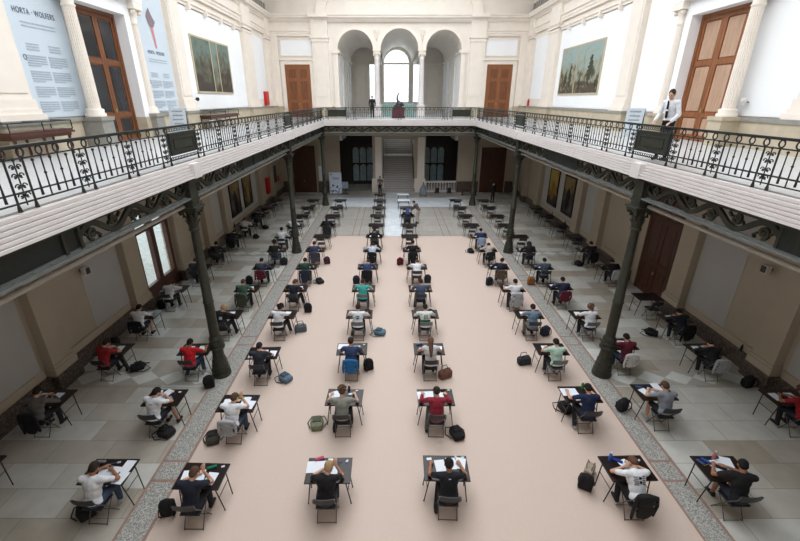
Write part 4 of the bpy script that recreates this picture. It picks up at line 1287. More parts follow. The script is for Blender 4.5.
# (column,row): colour words, top rgb, sleeve, hair rgb, hair style, hair words, legs rgb, leg type, pose, skin
W = {
    'A1': ('grey sweater', (104, 100, 98), sl, H_D, hs, DK, 0, 'write'), 'A2': ('red vest', (150, 34, 40), ss, H_D, hs, DK, 0, 'turned'),
    'A3': ('white T-shirt', WH, ss, H_B, hs, SH, 1, 'write'), 'A4': ('pale grey T-shirt', (200, 200, 200), ss, H_D, hs, DK, 0, 'low'),
    'A5': ('black sweater', BK, sl, H_D, hs, DK, 0, 'write'), 'A6': ('black and white jacket', (40, 40, 44), sl, H_B, hs, DK, 0, 'write'),
    'A7': ('black hoodie', BK, sl, H_B, hs, DK, 0, 'low'), 'A8': ('pale sweater', (206, 200, 196), sl, H_BR, hs, DK, 0, 'write'), 'A9': ('black coat', BK, sl, H_B, hs, DK, 0, 'low'),
    'B0': ('white T-shirt', WH, ss, H_D, hs, JN, 0, 'write'), 'B1': ('white T-shirt', WH, ss, H_B, hs, SH, 1, 'turned'), 'B2': ('red T-shirt', (206, 34, 44), ss, H_B, hs, JN, 0, 'wide'),
    'B3': ('black hoodie', (32, 32, 38), sl, H_BL, hs, DK, 0, 'turned'), 'B4': ('green T-shirt', (66, 96, 84), ss, H_BR, hs, DK, 0, 'write'), 'B5': ('dark blue shirt', (58, 66, 84), sl, H_B, hs, DK, 0, 'write'),
    'B6': ('black top', BK, ss, H_B, hc, JN, 0, 'up'), 'B7': ('white shirt', WH, sl, H_B, hs, DK, 0, 'up'), 'B8': ('white shirt', WH, sl, H_B, hs, DK, 0, 'write'),
    'C0': ('navy T-shirt', (30, 34, 48), ss, H_BR, hs, DK, 0, 'prop'), 'C1': ('white T-shirt', WH, ss, H_BR, hs, JN, 0, 'prop'), 'C2': ('charcoal T-shirt', (44, 46, 54), ss, H_B, hs, DK, 0, 'write'),
    'C3': ('white T-shirt', WH, ss, H_B, hc, DK, 0, 'turned'), 'C4': ('navy T-shirt', (32, 36, 50), ss, H_BR, hs, DK, 0, 'turned'), 'C5': ('green T-shirt', (34, 70, 56), ss, H_B, hs, DK, 0, 'write'),
    'C6': ('blue T-shirt', (56, 66, 96), ss, H_D, hs, DK, 0, 'write'), 'C8': ('dark coat', (32, 34, 42), sl, H_B, hl, DK, 0, 'up'),
    'D0': ('black T-shirt', (24, 24, 27), ss, H_BL, hs, (50, 52, 60), 0, 'prop'), 'D1': ('grey-green T-shirt', (142, 144, 136), ss, H_BR, hc, DK, 0, 'wide'), 'D2': ('dark blue T-shirt', (52, 66, 104), ss, H_D, hs, DK, 0, 'up'),
    'D3': ('white T-shirt', WH, ss, H_D, hs, DK, 0, 'wide'), 'D4': ('turquoise T-shirt', (64, 168, 162), ss, H_D, hs, DK, 0, 'wide'), 'D5': ('blue T-shirt', (52, 64, 100), ss, H_D, hs, DK, 0, 'low'),
    'D6': ('pale blue shirt', (196, 206, 220), sl, H_D, hs, DK, 0, 'low'), 'D7': ('black sweater', BK, sl, H_B, hs, DK, 0, 'wide'),
    'E0': ('black polo shirt', (26, 28, 36), ss, H_B, hs, DK, 0, 'wide'), 'E1': ('red sweater', (142, 38, 54), sl, H_D, hs, GRY, 0, 'wide'), 'E2': ('grey vest', (196, 194, 194), tk, (104, 76, 58), hl, DK, 0, 'up'),
    'E3': ('green and white jersey', (216, 222, 216), sl, H_B, hs, DK, 0, 'write'), 'E4': ('blue-grey shirt', (70, 84, 110), ss, H_D, hs, DK, 0, 'wide'), 'E5': ('white T-shirt', WH, ss, H_BR, hs, (96, 64, 56), 0, 'low'),
    'E6': ('black dress', BK, ss, H_B, hs, DK, 0, 'up'), 'E9': ('black coat and blue headscarf', (34, 36, 46), sl, (56, 76, 128), hj, DK, 0, 'write'),
    'F0': ('white T-shirt with black print', WH, ss, (96, 66, 50), hs, DK, 0, 'low'), 'F1': ('navy T-shirt', (30, 42, 74), ss, H_B, hs, DK, 0, 'wide'), 'F2': ('mint green T-shirt', (178, 206, 190), ss, H_B, hs, DK, 0, 'write'),
    'F3': ('denim blue shirt', (106, 128, 150), ss, H_B, hs, (120, 118, 112), 0, 'write'), 'F4': ('white T-shirt', WH, ss, H_B, hs, DK, 0, 'wide'), 'F5': ('navy hoodie', (30, 34, 48), sl, H_B, hs, DK, 0, 'turned'),
    'F6': ('beige cardigan', (180, 172, 164), sl, H_B, hs, DK, 0, 'low'), 'F7': ('navy T-shirt', (44, 54, 96), ss, H_B, hs, DK, 0, 'wide'),
    'G0': ('black T-shirt', (26, 26, 28), ss, H_B, hs, SH, 1, 'turned'), 'G1': ('grey T-shirt', (134, 140, 148), ss, H_BR, hs, DK, 1, 'write'), 'G2': ('maroon sweater', (96, 30, 44), sl, H_B, hs, JN, 0, 'write'),
    'G3': ('white T-shirt', WH, ss, (104, 78, 62), hc, DK, 0, 'prop'), 'G4': ('navy sweater', (36, 44, 72), sl, H_B, hs, DK, 0, 'write'), 'G5': ('slate blue jacket', (70, 82, 98), sl, H_B, hs, DK, 0, 'write'),
    'G6': ('black coat and black headscarf', BK, sl, (26, 26, 30), hj, DK, 0, 'write'),
    'H1': ('red T-shirt', (150, 28, 36), ss, (84, 56, 46), hc, DK, 0, 'write'), 'H2': ('black sweater', BK, sl, H_D, hs, DK, 0, 'low'), 'H3': ('black jacket', (30, 32, 42), sl, H_B, hs, DK, 0, 'low'),
    'H5': ('dark jacket', BK, sl, H_B, hs, DK, 0, 'low'), 'H6': ('black hooded coat', BK, sl, H_B, hs, DK, 0, 'write'),
}
HW = {H_B: 'black', H_D: 'dark brown', H_BR: 'brown', H_BL: 'fair'}
NR = dict(A=12, B=12, C=12, D=13, E=13, F=12, G=12, H=11)
SK = {'B0', 'C3', 'E0', 'B6', 'G3', 'H1', 'B2', 'G0'}
GC = {'D2': M_seatg, 'D3': M_seatg, 'D4': M_seatg, 'E3': M_seatg, 'E2': M_seat, 'G3': M_seatg, 'C3': M_seat, 'F2': M_seatg}
rnd = random.Random(11)
DESK = {}
for c in 'ABCDEFGH':
    for r in range(NR[c]):
        k = '%s%d' % (c, r)
        if k == 'H0': continue
        X = XO[c][r] if c in XO else XX.get((c, r), COLX[c]); Y = YO.get((c, r), ROW[r])
        if c == 'B' and r > 7: X = -6.05
        if c == 'G' and r > 7: X = 7.16
        if c == 'H' and r > 6: X = 10.5
        rz = rnd.uniform(-.03, .03)
        DESK[k] = (X, Y); z0 = ground(X, Y)
        where = '%s desk %s' % (ORD[r], COLN[c])
        occ = k in W
        wt = k in ('E11', 'E12')
        make_table(X, Y, '%s folding exam table, the %s' % ('bright white empty' if wt else ('occupied black' if occ else 'empty black'), where), 'exam tables', M_twhite if wt else None, rz)
        if k == 'A0': continue
        cx = X + rnd.uniform(-.03, .03)
        if occ and W[k][7] == 'turned': cx -= .02
        cy = Y - (.5 if occ else .46)
        crz = rnd.uniform(-.06, .06) if occ else rnd.uniform(-.03, .03)
        if not wt: make_chair(cx, cy, '%s folding chair at the %s' % ('grey-backed' if k in GC else ('black' if occ else 'unused black'), where), 'folding chairs', GC.get(k), crz)
        if occ:
            top, rgb, slv, hair, hst, legs, lt, pn = W[k]
            hw = HW.get(hair, 'brown')
            lab = 'student in %s%s at the %s' % (top, '' if hst == hj else ' with %s hair' % hw, where)
            if len(lab.split()) > 16: lab = 'student in %s at the %s' % (top, where)
            make_person(lab, cx, cy, z0, crz * .5, pn, rgb, slv, hair, hst, legs, 'shorts' if lt else 'trousers', skin=M_skind if k in SK else M_skin,
                        shoe=(40, 38, 40) if rnd.random() < .7 else (170, 168, 166))
            # papers
            zt = z0 + .7512
            a = rnd.uniform(-.15, .15)
            if k not in ('B0', 'B1', 'C0', 'D0', 'E0', 'F0', 'G0', 'G1', 'F1', 'E1', 'D1', 'C1', 'E2', 'C2', 'D2'):
                flat(sheet_me, 'exam_paper', 'white exam sheet lying left on the %s' % where, 'paper', X - .2 + rnd.uniform(-.05, .05), Y + .02, zt, a, group='exam papers')
                flat(sheet_me, 'exam_paper', 'white exam sheet lying right on the %s' % where, 'paper', X + .14 + rnd.uniform(-.06, .06), Y + .03, zt, -a, group='exam papers')

# nearer desks: papers and belongings one by one (offsets from the table centre)
pen_me = MB().tube([(-.07, 0, .005), (.06, 0, .005), (.075, 0, .005)], [.005, .005, .001], 6).mesh('pen')
case_me = fuse(MB().rbox((0, 0, .025), (.1, .035, .025), b=.02), 'case', .01, 2)
phone_me = MB().rbox((0, 0, .005), (.036, .075, .005), b=.004).mesh('phone')
eraser_me = MB().rbox((0, 0, .01), (.035, .02, .01), b=.004).mesh('eraser')
NEAR = {
    'B0': [('s', -.08, -.06, .2), ('s', .12, -.04, -.1), ('s', .33, .12, -.05, 'printed'), ('s', .36, -.18, -.12), ('pen', -.02, .2, .3, (90, 120, 170)), ('er', .08, .22, .2, (190, 196, 200)), ('pen', .02, .12, -.4, (110, 150, 200)), ('bag', -.3, .22, 0, (120, 124, 128))],
    'B1': [('s', -.27, .13, .1), ('s', -.1, .0, .3), ('s', -.02, .15, -.4), ('er', .1, .2, .3, (200, 200, 204)), ('er', .3, .2, .1, (210, 210, 206)), ('ph', .16, -.02, .7, (130, 150, 200)), ('pen', .2, .14, -.8, (90, 80, 76))],
    'C0': [('s', -.3, -.02, .1), ('s', -.04, -.02, .2), ('s', .22, -.08, -.1), ('pen', -.02, .18, .3, (50, 100, 190)), ('case', .14, .19, .4, (20, 110, 80)), ('er', .36, .22, .5, (230, 230, 234))],
    'C1': [('s', -.28, .0, .05), ('case', .0, .19, 0, (80, 160, 70)), ('er', .2, .2, 0, (220, 222, 226)), ('s', .33, -.08, -.1), ('s', .18, .06, .0), ('pen', .33, .2, 1.2, (70, 90, 160))],
    'C2': [('s', -.3, -.14, .05), ('s', .02, .0, .05), ('s', .3, -.05, 0)],
    'D0': [('w', -.27, .08, .05), ('case', -.24, .28, .4, (196, 80, 110)), ('cd', .0, .27, 0), ('er', .36, .22, 1.2, (230, 232, 238)), ('pen', .14, .19, .2, (60, 90, 190)), ('pen', .22, .17, 1.0, (40, 60, 150)), ('s', .08, -.07, .1)],
    'D1': [('s', -.22, .1, .4), ('s', -.3, .02, .2), ('er', .3, .24, 0, (230, 230, 234)), ('bot', .1, .22, 0, (60, 56, 64)), ('cd', .14, .12, .3)],
    'D2': [('w', -.24, .12, .0), ('s', -.25, -.1, .1), ('er', .36, .22, 0, (220, 222, 228)), ('s', .15, .0, .1)],
    'E0': [('cd', -.34, .23, .1), ('s', -.12, .05, .1), ('s', .12, .1, 0), ('s', .32, .1, -.25, 'printed'), ('er', .24, .27, 1.4, (200, 206, 212)), ('er', .39, .26, .2, (200, 226, 210)), ('pen', .18, .24, 1.3, (40, 40, 44))],
    'E1': [('w', -.26, .07, .05), ('s', .12, .02, .1), ('case', .2, .24, .2, (26, 26, 30)), ('er', .38, .26, 0, (230, 230, 232))],
    'E2': [('s', .13, .05, -.1), ('s', .3, .0, -.15), ('case', -.28, .22, .2, (60, 80, 130)), ('cd', -.25, .02, .1), ('pen', .2, .22, .5, (50, 70, 120))],
    'F0': [('bot', -.27, .2, 0, (60, 110, 200)), ('case', -.12, .16, -.5, (30, 60, 150)), ('s', .0, .05, .3), ('er', .34, .18, .4, (210, 214, 222)), ('er', .27, .12, 0, (216, 216, 220))],
    'F1': [('w', -.25, .08, .0), ('s', -.12, -.1, .15), ('bot', .15, .22, 0, (60, 150, 70)), ('case', .28, .15, .3, (30, 30, 34))],
    'G0': [('w', .0, .07, .2), ('s', .2, .14, -.3), ('bot', -.02, .24, 0, (190, 120, 130)), ('ph', -.36, .16, .5, (70, 90, 130)), ('case', -.24, .16, -.9, (40, 80, 160)), ('pen', -.28, .08, .3, (200, 180, 60)), ('case', -.04, -.02, -.6, (26, 26, 28))],
    'G1': [('s', -.24, -.02, .35), ('s', .02, -.05, .3), ('s', .18, .2, .0), ('case', -.08, .2, .2, (30, 36, 60)), ('ph', -.3, .2, 1.2, (60, 90, 140)), ('er', -.02, .12, .4, (40, 44, 60))],
}
bott_me = MB().lathe([(.032, 0), (.035, .02), (.035, .15), (.014, .19), (.014, .2)], 0, 0, 12).mesh('bottle_body')
bcap_me = MB().lathe([(.017, .2), (.017, .225)], 0, 0, 10).mesh('bottle_cap')
SIDE = lambda x, y: ('far ' if y > .1 else 'near ') + ('left' if x < -.12 else ('right' if x > .12 else 'middle'))
for k, L in NEAR.items():
    X, Y = DESK[k]; zt = ground(X, Y) + .7512; where = '%s desk %s' % (ORD[int(k[1:])], COLN[k[0]]); seen = {}
    for i, it in enumerate(L):
        kd, dx, dy, a = it[:4]; sd = SIDE(dx, dy); x = X + dx; y = Y + dy; cw = it[4] if len(it) > 4 else None
        cn = ''
        if isinstance(cw, tuple):
            r_g = cw; mx = max(cw); mn = min(cw)
            cn = 'white' if mn > 185 else ('black' if mx < 70 else ('blue' if cw[2] == mx and mx - mn > 25 else ('green' if cw[1] == mx and mx - mn > 25 else ('pink' if cw[0] == mx and mx - mn > 25 else 'grey'))))
        key = (kd, sd, cn); seen[key] = seen.get(key, 0) + 1
        ex = '' if seen[key] == 1 else 'lower '
        zz = zt + (.0035 * i if kd in 'sw' else 0)
        if kd == 's': flat(sheet_me, 'exam_paper', '%s%s sheet on the %s of the %s' % (ex, 'printed white' if cw == 'printed' else 'plain white', sd, where), 'paper', x, y, zz, a, group='exam papers')
        elif kd == 'w': flat(wide_me, 'answer_sheet', '%swide white answer sheet on the %s of the %s' % (ex, sd, where), 'paper', x, y, zz, a)
        elif kd == 'cd': flat(card_me, 'card', '%ssmall white card on the %s of the %s' % (ex, sd, where), 'card', x, y, zt, a)
        elif kd == 'pen': flat(pen_me, 'pen', '%s%s pen on the %s of the %s' % (ex, cn, sd, where), 'pen', x, y, zt, a, cmat(*cw, .4))
        elif kd == 'er': flat(eraser_me, 'eraser', '%s%s eraser on the %s of the %s' % (ex, cn, sd, where), 'eraser', x, y, zt, a, cmat(*cw))
        elif kd == 'ph': flat(phone_me, 'calculator', '%s%s pocket calculator on the %s of the %s' % (ex, cn, sd, where), 'calculator', x, y, zt, a, cmat(*cw, .4))
        elif kd in ('case', 'bag'): flat(case_me, 'pencil_case', '%s%s pencil case on the %s of the %s' % (ex, cn, sd, where), 'pencil case', x, y, zt, a, cmat(*cw))
        elif kd == 'bot':
            t = thing('drink_bottle', '%s drink bottle standing on the %s of the %s' % (cn, sd, where), 'bottle', (x, y, zt))
            obm('bottle_body', bott_me, cmat(*cw, .3), t); obm('cap', bcap_me, cmat(230, 232, 236, .4), t)

# number and stripes printed on the jersey, prints on shirts: part of the garment
def back_print(person, pn, polys, col):
    p = POSES[pn]; P, N = p['P'], p['N']; d = N - P; R = aim(d)
    c = P + d * .62; mb = MB()
    for pts in polys:
        vs = []
        for (u, v) in pts:
            y = -(.128 * math.sqrt(max(.05, 1 - (u / .19) ** 2)) + .006)
            vs.append(c + R @ V(u, y, v))
        mb.add(vs, [tuple(range(len(vs)))])
    mb.build('shirt_print', cmat(*col), person)


def rect(x0, x1, z0, z1, n=1): return [[(x0 + (x1 - x0) * i / n, z0), (x0 + (x1 - x0) * (i + 1) / n, z0), (x0 + (x1 - x0) * (i + 1) / n, z1), (x0 + (x1 - x0) * i / n, z1)] for i in range(n)]


PEOPLE = {}
for o in COL.objects:
    if o.name.startswith('person') and o.get('label'): PEOPLE[o['label']] = o


def who(k):
    X, Y = DESK[k]; best = None
    for o in PEOPLE.values():
        if abs(o.location.x - X) < .25 and abs(o.location.y - (Y - .5)) < .2: best = o
    return best


digits = []
for ox in (-.05, .02):
    digits += rect(ox, ox + .045, .07, .085) + rect(ox, ox + .012, -.05, .085) + rect(ox + .033, ox + .045, -.05, .085) + rect(ox, ox + .045, -.05, -.035)
back_print(who('E3'), 'write', digits, (50, 62, 60))
back_print(who('E3'), 'write', rect(-.15, .15, -.2, -.08, 6), (20, 96, 62))
back_print(who('D3'), 'wide', [[(-.06, -.03), (.0, -.06), (.06, -.02), (.02, .01)], [(-.03, .03), (.05, .02), (.06, .06), (-.01, .07)], [(-.07, .0), (-.04, .0), (-.03, .07), (-.05, .07)]], (40, 110, 130))
pr = []
for q in range(5): pr += rect(-.1 + .012 * (q % 2), -.02, -.07 + q * .035, -.055 + q * .035)
for q in range(5): pr += rect(.05, .11 - .012 * (q % 2), -.06 + q * .035, -.045 + q * .035)
pr += [[(-.02, .04), (.03, .03), (.05, .07), (0, .09)], [(-.01, -.03), (.03, -.05), (.04, .0), (0, .01)]]
back_print(who('F0'), 'low', pr, (30, 30, 34))
back_print(who('B1'), 'turned', rect(-.04, .04, .07, .085), (40, 40, 46))
back_print(who('B3'), 'turned', rect(-.05, .05, -.06, .04), (190, 190, 190))
back_print(who('E0'), 'wide', rect(-.02, .02, .12, .135), (210, 214, 220))

# jackets on chairs
for k, words, rgb, ln in (('C1', 'light grey', (164, 166, 170), 's'), ('C5', 'navy blue', (34, 40, 60), 'l'), ('C6', 'dark patterned', (62, 60, 72), 'l'), ('B4', 'olive green', (62, 70, 54), 'l'), ('B5', 'maroon', (96, 28, 42), 's'),
                          ('D5', 'black', (22, 22, 26), 'l'), ('D6', 'black', (24, 24, 28), 'l'), ('D2', 'bright blue', (36, 104, 160), 's'), ('F0', 'black', (24, 23, 25), 'l'), ('F4', 'pale grey', (158, 160, 164), 'l'),
                          ('F5', 'brown', (84, 70, 58), 's'), ('F7', 'light blue', (146, 164, 186), 's'), ('G2', 'white', (206, 204, 200), 's'), ('G4', 'dark red', (98, 28, 48), 's'), ('H2', 'grey', (166, 168, 172), 's'),
                          ('E6', 'black', (22, 22, 24), 'l'), ('F6', 'black', (24, 24, 26), 's'), ('C8', 'black', (28, 30, 34), 'l'), ('A1', 'black', (24, 24, 28), 'l'), ('A3', 'black', (24, 24, 28), 's'), ('H3', 'black', (22, 22, 26), 'l'), ('H6', 'black', (22, 22, 24), 'l'), ('H5', 'white', (190, 190, 190), 's'), ('A7', 'black', (24, 24, 28), 'l')):
    X, Y = DESK[k]
    o = obm('jacket', J[ln], cmat(*rgb)); p = who(k)
    o.location = (p.location.x, p.location.y, p.location.z + .005); o.rotation_euler = (0, 0, p.rotation_euler.z * 2)
    tag(o, '%s jacket hung over the chair at the %s desk %s' % (words, ORD[int(k[1:])], COLN[k[0]]), 'jacket')

# bags on the floor
BAGS = [('C0', -4.62, 5.98, 'up', (26, 26, 28), 'black', .2), ('C1', -4.5, 8.0, 'lie', (66, 62, 56), 'camouflage green', .3), ('B1', -5.8, 8.2, 'lie', (30, 28, 28), 'black', 1.2), ('B0', -6.35, 6.0, 'lie', (26, 26, 28), 'black', .8),
        ('A2', -8.1, 11.0, 'lie', (26, 26, 30), 'black', -1.0), ('A3', -9.55, 12.2, 'up', (28, 28, 30), 'black', .2), ('A4', -9.45, 15.1, 'up', (26, 26, 30), 'black', .1), ('B3', -5.45, 10.1, 'up', (24, 24, 26), 'black', .5),
        ('C2', -3.25, 10.42, 'lie', (92, 110, 128), 'blue-grey', .9), ('C3', -3.35, 13.3, 'tote', (84, 92, 98), 'grey', .3), ('C4', -3.36, 14.8, 'up', (24, 24, 26), 'black', .1), ('C5', -3.36, 17.7, 'lie', (28, 28, 32), 'black', .6),
        ('C6', -3.35, 20.1, 'up', (74, 34, 52), 'maroon', .4), ('B6', -5.56, 20.0, 'up', (34, 38, 44), 'dark grey', .2), ('B5', -6.62, 17.6, 'up', (36, 34, 40), 'dark', 0.), ('D1', -1.95, 8.5, 'lie', (120, 124, 100), 'khaki', .1),
        ('D2', -.72, 10.95, 'up', (24, 24, 26), 'black', .3), ('D3', -.42, 13.1, 'lie', (88, 118, 134), 'blue-grey', 1.3), ('D5', -1.62, 17.6, 'up', (34, 38, 54), 'dark navy', .1), ('E6', .46, 19.95, 'up', (98, 26, 36), 'maroon', .5),
        ('E1', 1.68, 8.15, 'lie', (24, 24, 26), 'black', .3), ('E2', 1.68, 10.55, 'tote', (112, 76, 62), 'brown leather', .5), ('E5', 1.72, 17.7, 'up', (40, 42, 50), 'dark grey', 0.), ('F0', 4.3, 6.6, 'up', (30, 30, 32), 'black', -.5),
        ('F1', 4.84, 9.1, 'lie', (28, 28, 30), 'black', .3), ('F2', 4.33, 11.25, 'tote', (40, 44, 50), 'charcoal', .2), ('F3', 5.62, 13.0, 'up', (40, 46, 62), 'navy', .3), ('F5', 4.55, 17.42, 'up', (28, 32, 42), 'black', .2),
        ('F7', 4.48, 21.85, 'lie', (24, 24, 26), 'black', .2), ('G1', 6.42, 9.1, 'up', (30, 32, 36), 'black', .4), ('G5', 6.5, 17.5, 'up', (150, 96, 52), 'orange-brown', .1), ('H1', 10.7, 10.1, 'up', (22, 22, 24), 'black', .2),
        ('H3', 9.55, 13.1, 'lie', (24, 24, 26), 'black', .9), ('H6', 9.75, 19.95, 'lie', (22, 22, 24), 'round black', .2), ('A8', -8.42, 24.5, 'lie', (26, 26, 30), 'black', .5), ('A9', -8.4, 26.5, 'lie', (26, 26, 30), 'black', 1.)]
for k, X, Y, kind, rgb, words, rz in BAGS:
    make_bag('%s %s on the floor by the %s desk %s' % (words, 'tote bag' if kind == 'tote' else 'backpack', ORD[int(k[1:])], COLN[k[0]]), X, Y, ground(X, Y), rz, kind, rgb, sc=1.08)
make_bag('beige cloth bag behind the black backpack at the front desk on right carpet edge', 4.56, 6.98, .01, .9, 'tote', (170, 154, 134), sc=.9)
make_bag('black bag lying on the right end of the fourth desk left of carpet centre', -.86, 13.4, .7605, .3, 'lie', (44, 48, 60), sc=.6)
make_bag('dark bag on the right end of the seventh desk left of carpet centre', -.66, 20.3, .7605, .2, 'tote', (28, 28, 34), sc=.6)
cap_me = fuse((lambda m: (ell(m, (0, 0, .03), (.1, .11, .06)), m.rbox((0, -.12, .015), (.07, .06, .008), b=.006), m)[-1])(MB()), 'cap', .01, 2)
flat(cap_me, 'baseball_cap', 'black cap lying on the far right of the fourth desk right of carpet centre', 'cap', 1.46, 13.46, .7605, .4, cmat(24, 24, 26))

# people who are not at a desk
t = make_person('man in white shirt, black tie and black trousers standing at the right gallery balustrade', 6.88, 10.85, ZG, math.radians(112), 'rail', (236, 238, 244), sl, (52, 36, 30), hs, (26, 26, 32), 'trousers')
p = POSES['rail']
tie = MB(); R = aim(p['N'] - p['P'])
for (z0, z1, w0, w1) in ((.02, -.04, .018, .024), (-.04, -.36, .022, .038), (-.36, -.4, .038, .004)):
    q = [p['N'] + R @ V(s * w_, .125 + .02 * (z_ < -.1), z_) for (s, w_, z_) in ((-1, w0, z0), (1, w0, z0), (1, w1, z1), (-1, w1, z1))]
    tie.add(q + [v + V(0, .012, 0) for v in q], [(0, 1, 2, 3), (4, 5, 6, 7), (0, 1, 5, 4), (2, 3, 7, 6), (1, 2, 6, 5), (3, 0, 4, 7)])
t.scale = (.88, .88, 1)
tie.build('tie', cmat(22, 24, 32), t)
bd = MB(); q = p['N'] + R @ V(0, .155, -.2); bd.rbox(q, (.045, .004, .02), b=.003); bd.build('name_badge', M_paper, t)
make_person('person in brown top and pale trousers bending over a desk near the hall centre', 1.86, 27.8, .003, math.radians(60), 'bend', (92, 80, 76), sl, H_B, hs, (186, 176, 164), 'trousers')
make_person('person in black standing near the dark door below the right gallery', 8.42, 33.9, 0, math.radians(200), 'stand', (24, 24, 28), sl, H_B, hs, (22, 22, 26), 'trousers')
make_person('person in grey shirt and dark trousers at the foot of the stair', -.98, 36.9, .003, math.radians(150), 'stand', (112, 110, 118), ss, H_B, hs, (30, 30, 38), 'trousers')
make_person('person in dark clothes beside the left arcade column on the far gallery', -1.55, 36.6, ZG, math.radians(170), 'stand', (30, 28, 30), sl, H_B, hs, (26, 26, 30), 'trousers')

# ---------------------------------------------------------------- gallery furniture and pictures
def vitrine(label, X, Y0, Y1, dz=0):
    t = thing('display_case', label, 'display case', (X, (Y0 + Y1) / 2, ZG)); L = (Y1 - Y0) / 2
    MB().box(-.3, .3, -L, L, .62, .68).box(-.33, .33, -L - .03, L + .03, .58, .63).box(-.27, .27, -L + .05, L - .05, .5, .58).build('table_body', M_doord, t)
    for sx in (-.24, .24):
        for sy in (-L + .12, L - .12, 0): MB().tube([(sx, sy, .5), (sx, sy, .4), (sx * .9, sy, .15), (sx, sy, 0)], [.045, .03, .025, .035], 8).build('leg', M_doord, t)
    MB().box(-.3, .3, -L, L, .68, .9).build('glass_cover', M_glass, t)
    f = MB()
    for a in (-.3, .3):
        f.box(a - .01, a + .01, -L, L, .89, .91)
        for b in (-L, 0, L): f.box(a - .01, a + .01, b - .01, b + .01, .68, .91)
    for b in (-L, 0, L): f.box(-.3, .3, b - .01, b + .01, .89, .91)
    f.build('glass_frame', M_irond, t)
    e = MB(); q = -L + .2
    while q < L - .2: e.box(-.15, .12, q, q + .16, .68, .695); q += .3
    e.build('exhibits', cmat(186, 150, 150), t)


vitrine('glass display case on carved dark legs below the blue wall text on the left gallery', -9.45, 10.4, 12.5)
vitrine('glass display case on dark legs below the dark triptych on the left gallery', -9.45, 22.3, 26.5)
for i, (y, wd) in enumerate(((21.6, 'nearer'), (23.2, 'farther'))):
    t = thing('stool', '%s white round stool in front of the far display case on the left gallery' % wd, 'stool', (-8.75, y, ZG))
    MB().lathe([(.2, .42), (.22, .44), (.22, .47), (.19, .48)], 0, 0, 18).build('seat', M_fascia, t)
    for a in range(4): MB().tube([(.1 * math.cos(a * PI / 2), .1 * math.sin(a * PI / 2), .43), (.19 * math.cos(a * PI / 2), .19 * math.sin(a * PI / 2), 0)], .02, 6).build('leg', M_fascia, t)


def aframe(label, X, Y, rz):
    t = thing('sandwich_board', label, 'sign', (X, Y, ZG), rz)
    for s, m_, nm in ((-1, cmat(196, 204, 210), 'front_board'), (1, cmat(70, 84, 84), 'back_board')):
        MB().add([(x, s * y, z) for x, y, z in ((-.32, .25, 0), (.32, .25, 0), (.32, .03, 1.1), (-.32, .03, 1.1), (-.32, .27, 0), (.32, .27, 0), (.32, .05, 1.1), (-.32, .05, 1.1))],
                 [(0, 1, 2, 3), (4, 5, 6, 7), (0, 1, 5, 4), (1, 2, 6, 5), (2, 3, 7, 6), (3, 0, 4, 7)]).build(nm, m_, t)
    ln = MB()
    for i in range(4):
        z = .95 - i * .16; y = -(.25 - .22 * z / 1.1) - .023
        ln.box(-.2 + .03 * (i % 2), .2, y - .004, y + .002, z, z + .05)
    ln.build('printed_lines', cmat(150, 160, 168), t)


aframe('pale grey sandwich board standing beside the glazed door on the left gallery', -9.0, 18.6, math.radians(15))
aframe('pale grey sandwich board standing behind the panelled balustrade on the right gallery', 10.0, 18.0, math.radians(-40))


def wall_picture(name, label, cat, X, side, y0, y1, z0, z1, panels, frame_m, d=.06, gap=.08):
    t = thing(name, label, cat, (X, (y0 + y1) / 2, 0)); s = side; o = (y0 + y1) / 2
    xa, xb = sorted((0, s * d)); f = MB()
    f.box(xa, xb, y0 - o, y1 - o, z0, z0 + gap).box(xa, xb, y0 - o, y1 - o, z1 - gap, z1)
    edgs = [y0] + [p[0] for p in panels[1:]] + [y1 - gap]
    for e in edgs: f.box(xa, xb, e - o, e + gap - o, z0, z1)
    f.build('frame', frame_m, t)
    xa, xb = sorted((0, s * (d - .02)))
    for i, (a, b, m_) in enumerate(panels):
        MB().box(xa, xb, a - o + gap, b - o, z0 + gap, z1 - gap).build('painting', m_, t)
    return t


PL = paint_mat('dark_green_landscape', lin(98, 120, 112), lin(84, 84, 64), lin(52, 42, 36), .5, 2.4, 3.0)
PL2 = paint_mat('mid_green_landscape', lin(116, 138, 130), lin(98, 96, 72), lin(60, 48, 38), .38, 1.6, 7.0)
PR = paint_mat('sky_and_trees_landscape', lin(150, 170, 166), lin(146, 142, 114), lin(70, 58, 44), .42, 2.4, 5.0)
tr = wall_picture('triptych', 'dark green landscape painting in three panels on the white left gallery wall', 'painting', XL + .06, 1, 23.3, 28.5, 8.3, 11.0, [(23.3, 25.65, PL), (25.65, 26.6, PL2), (26.6, 28.42, PL)], mat('cream_frame', lin(196, 182, 150), .6))
dp = wall_picture('diptych', 'landscape painting with tall trees in two panels on the white right gallery wall', 'painting', XR - .06, -1, 24.6, 30.4, 8.25, 11.0, [(24.6, 27.9, PR), (27.9, 30.32, PR)], mat('cream_frame', lin(196, 182, 150), .6))


def painted_tree(parent, x, yc, z0, h, wd, m_):
    h *= .85
    mb = MB(); r = random.Random(int(yc * 10)); o = parent.location.y
    mb.box(x - .002, x, yc - o - .03, yc - o + .03, z0, z0 + h * .6)
    for i in range(16):
        f = i / 15; w_ = wd * (1 - abs(f - .45) * 1.1) * r.uniform(.35, 1)
        cy = yc - o + r.uniform(-.1, .1); cz = z0 + h * (.25 + .75 * f)
        mb.add([(x - .001 - .0003 * i, cy + w_ * math.cos(q * PI / 4) * r.uniform(.7, 1.1), cz + h * .07 * math.sin(q * PI / 4)) for q in range(8)], [tuple(range(8))])
    mb.build('painted_tree', m_, parent)


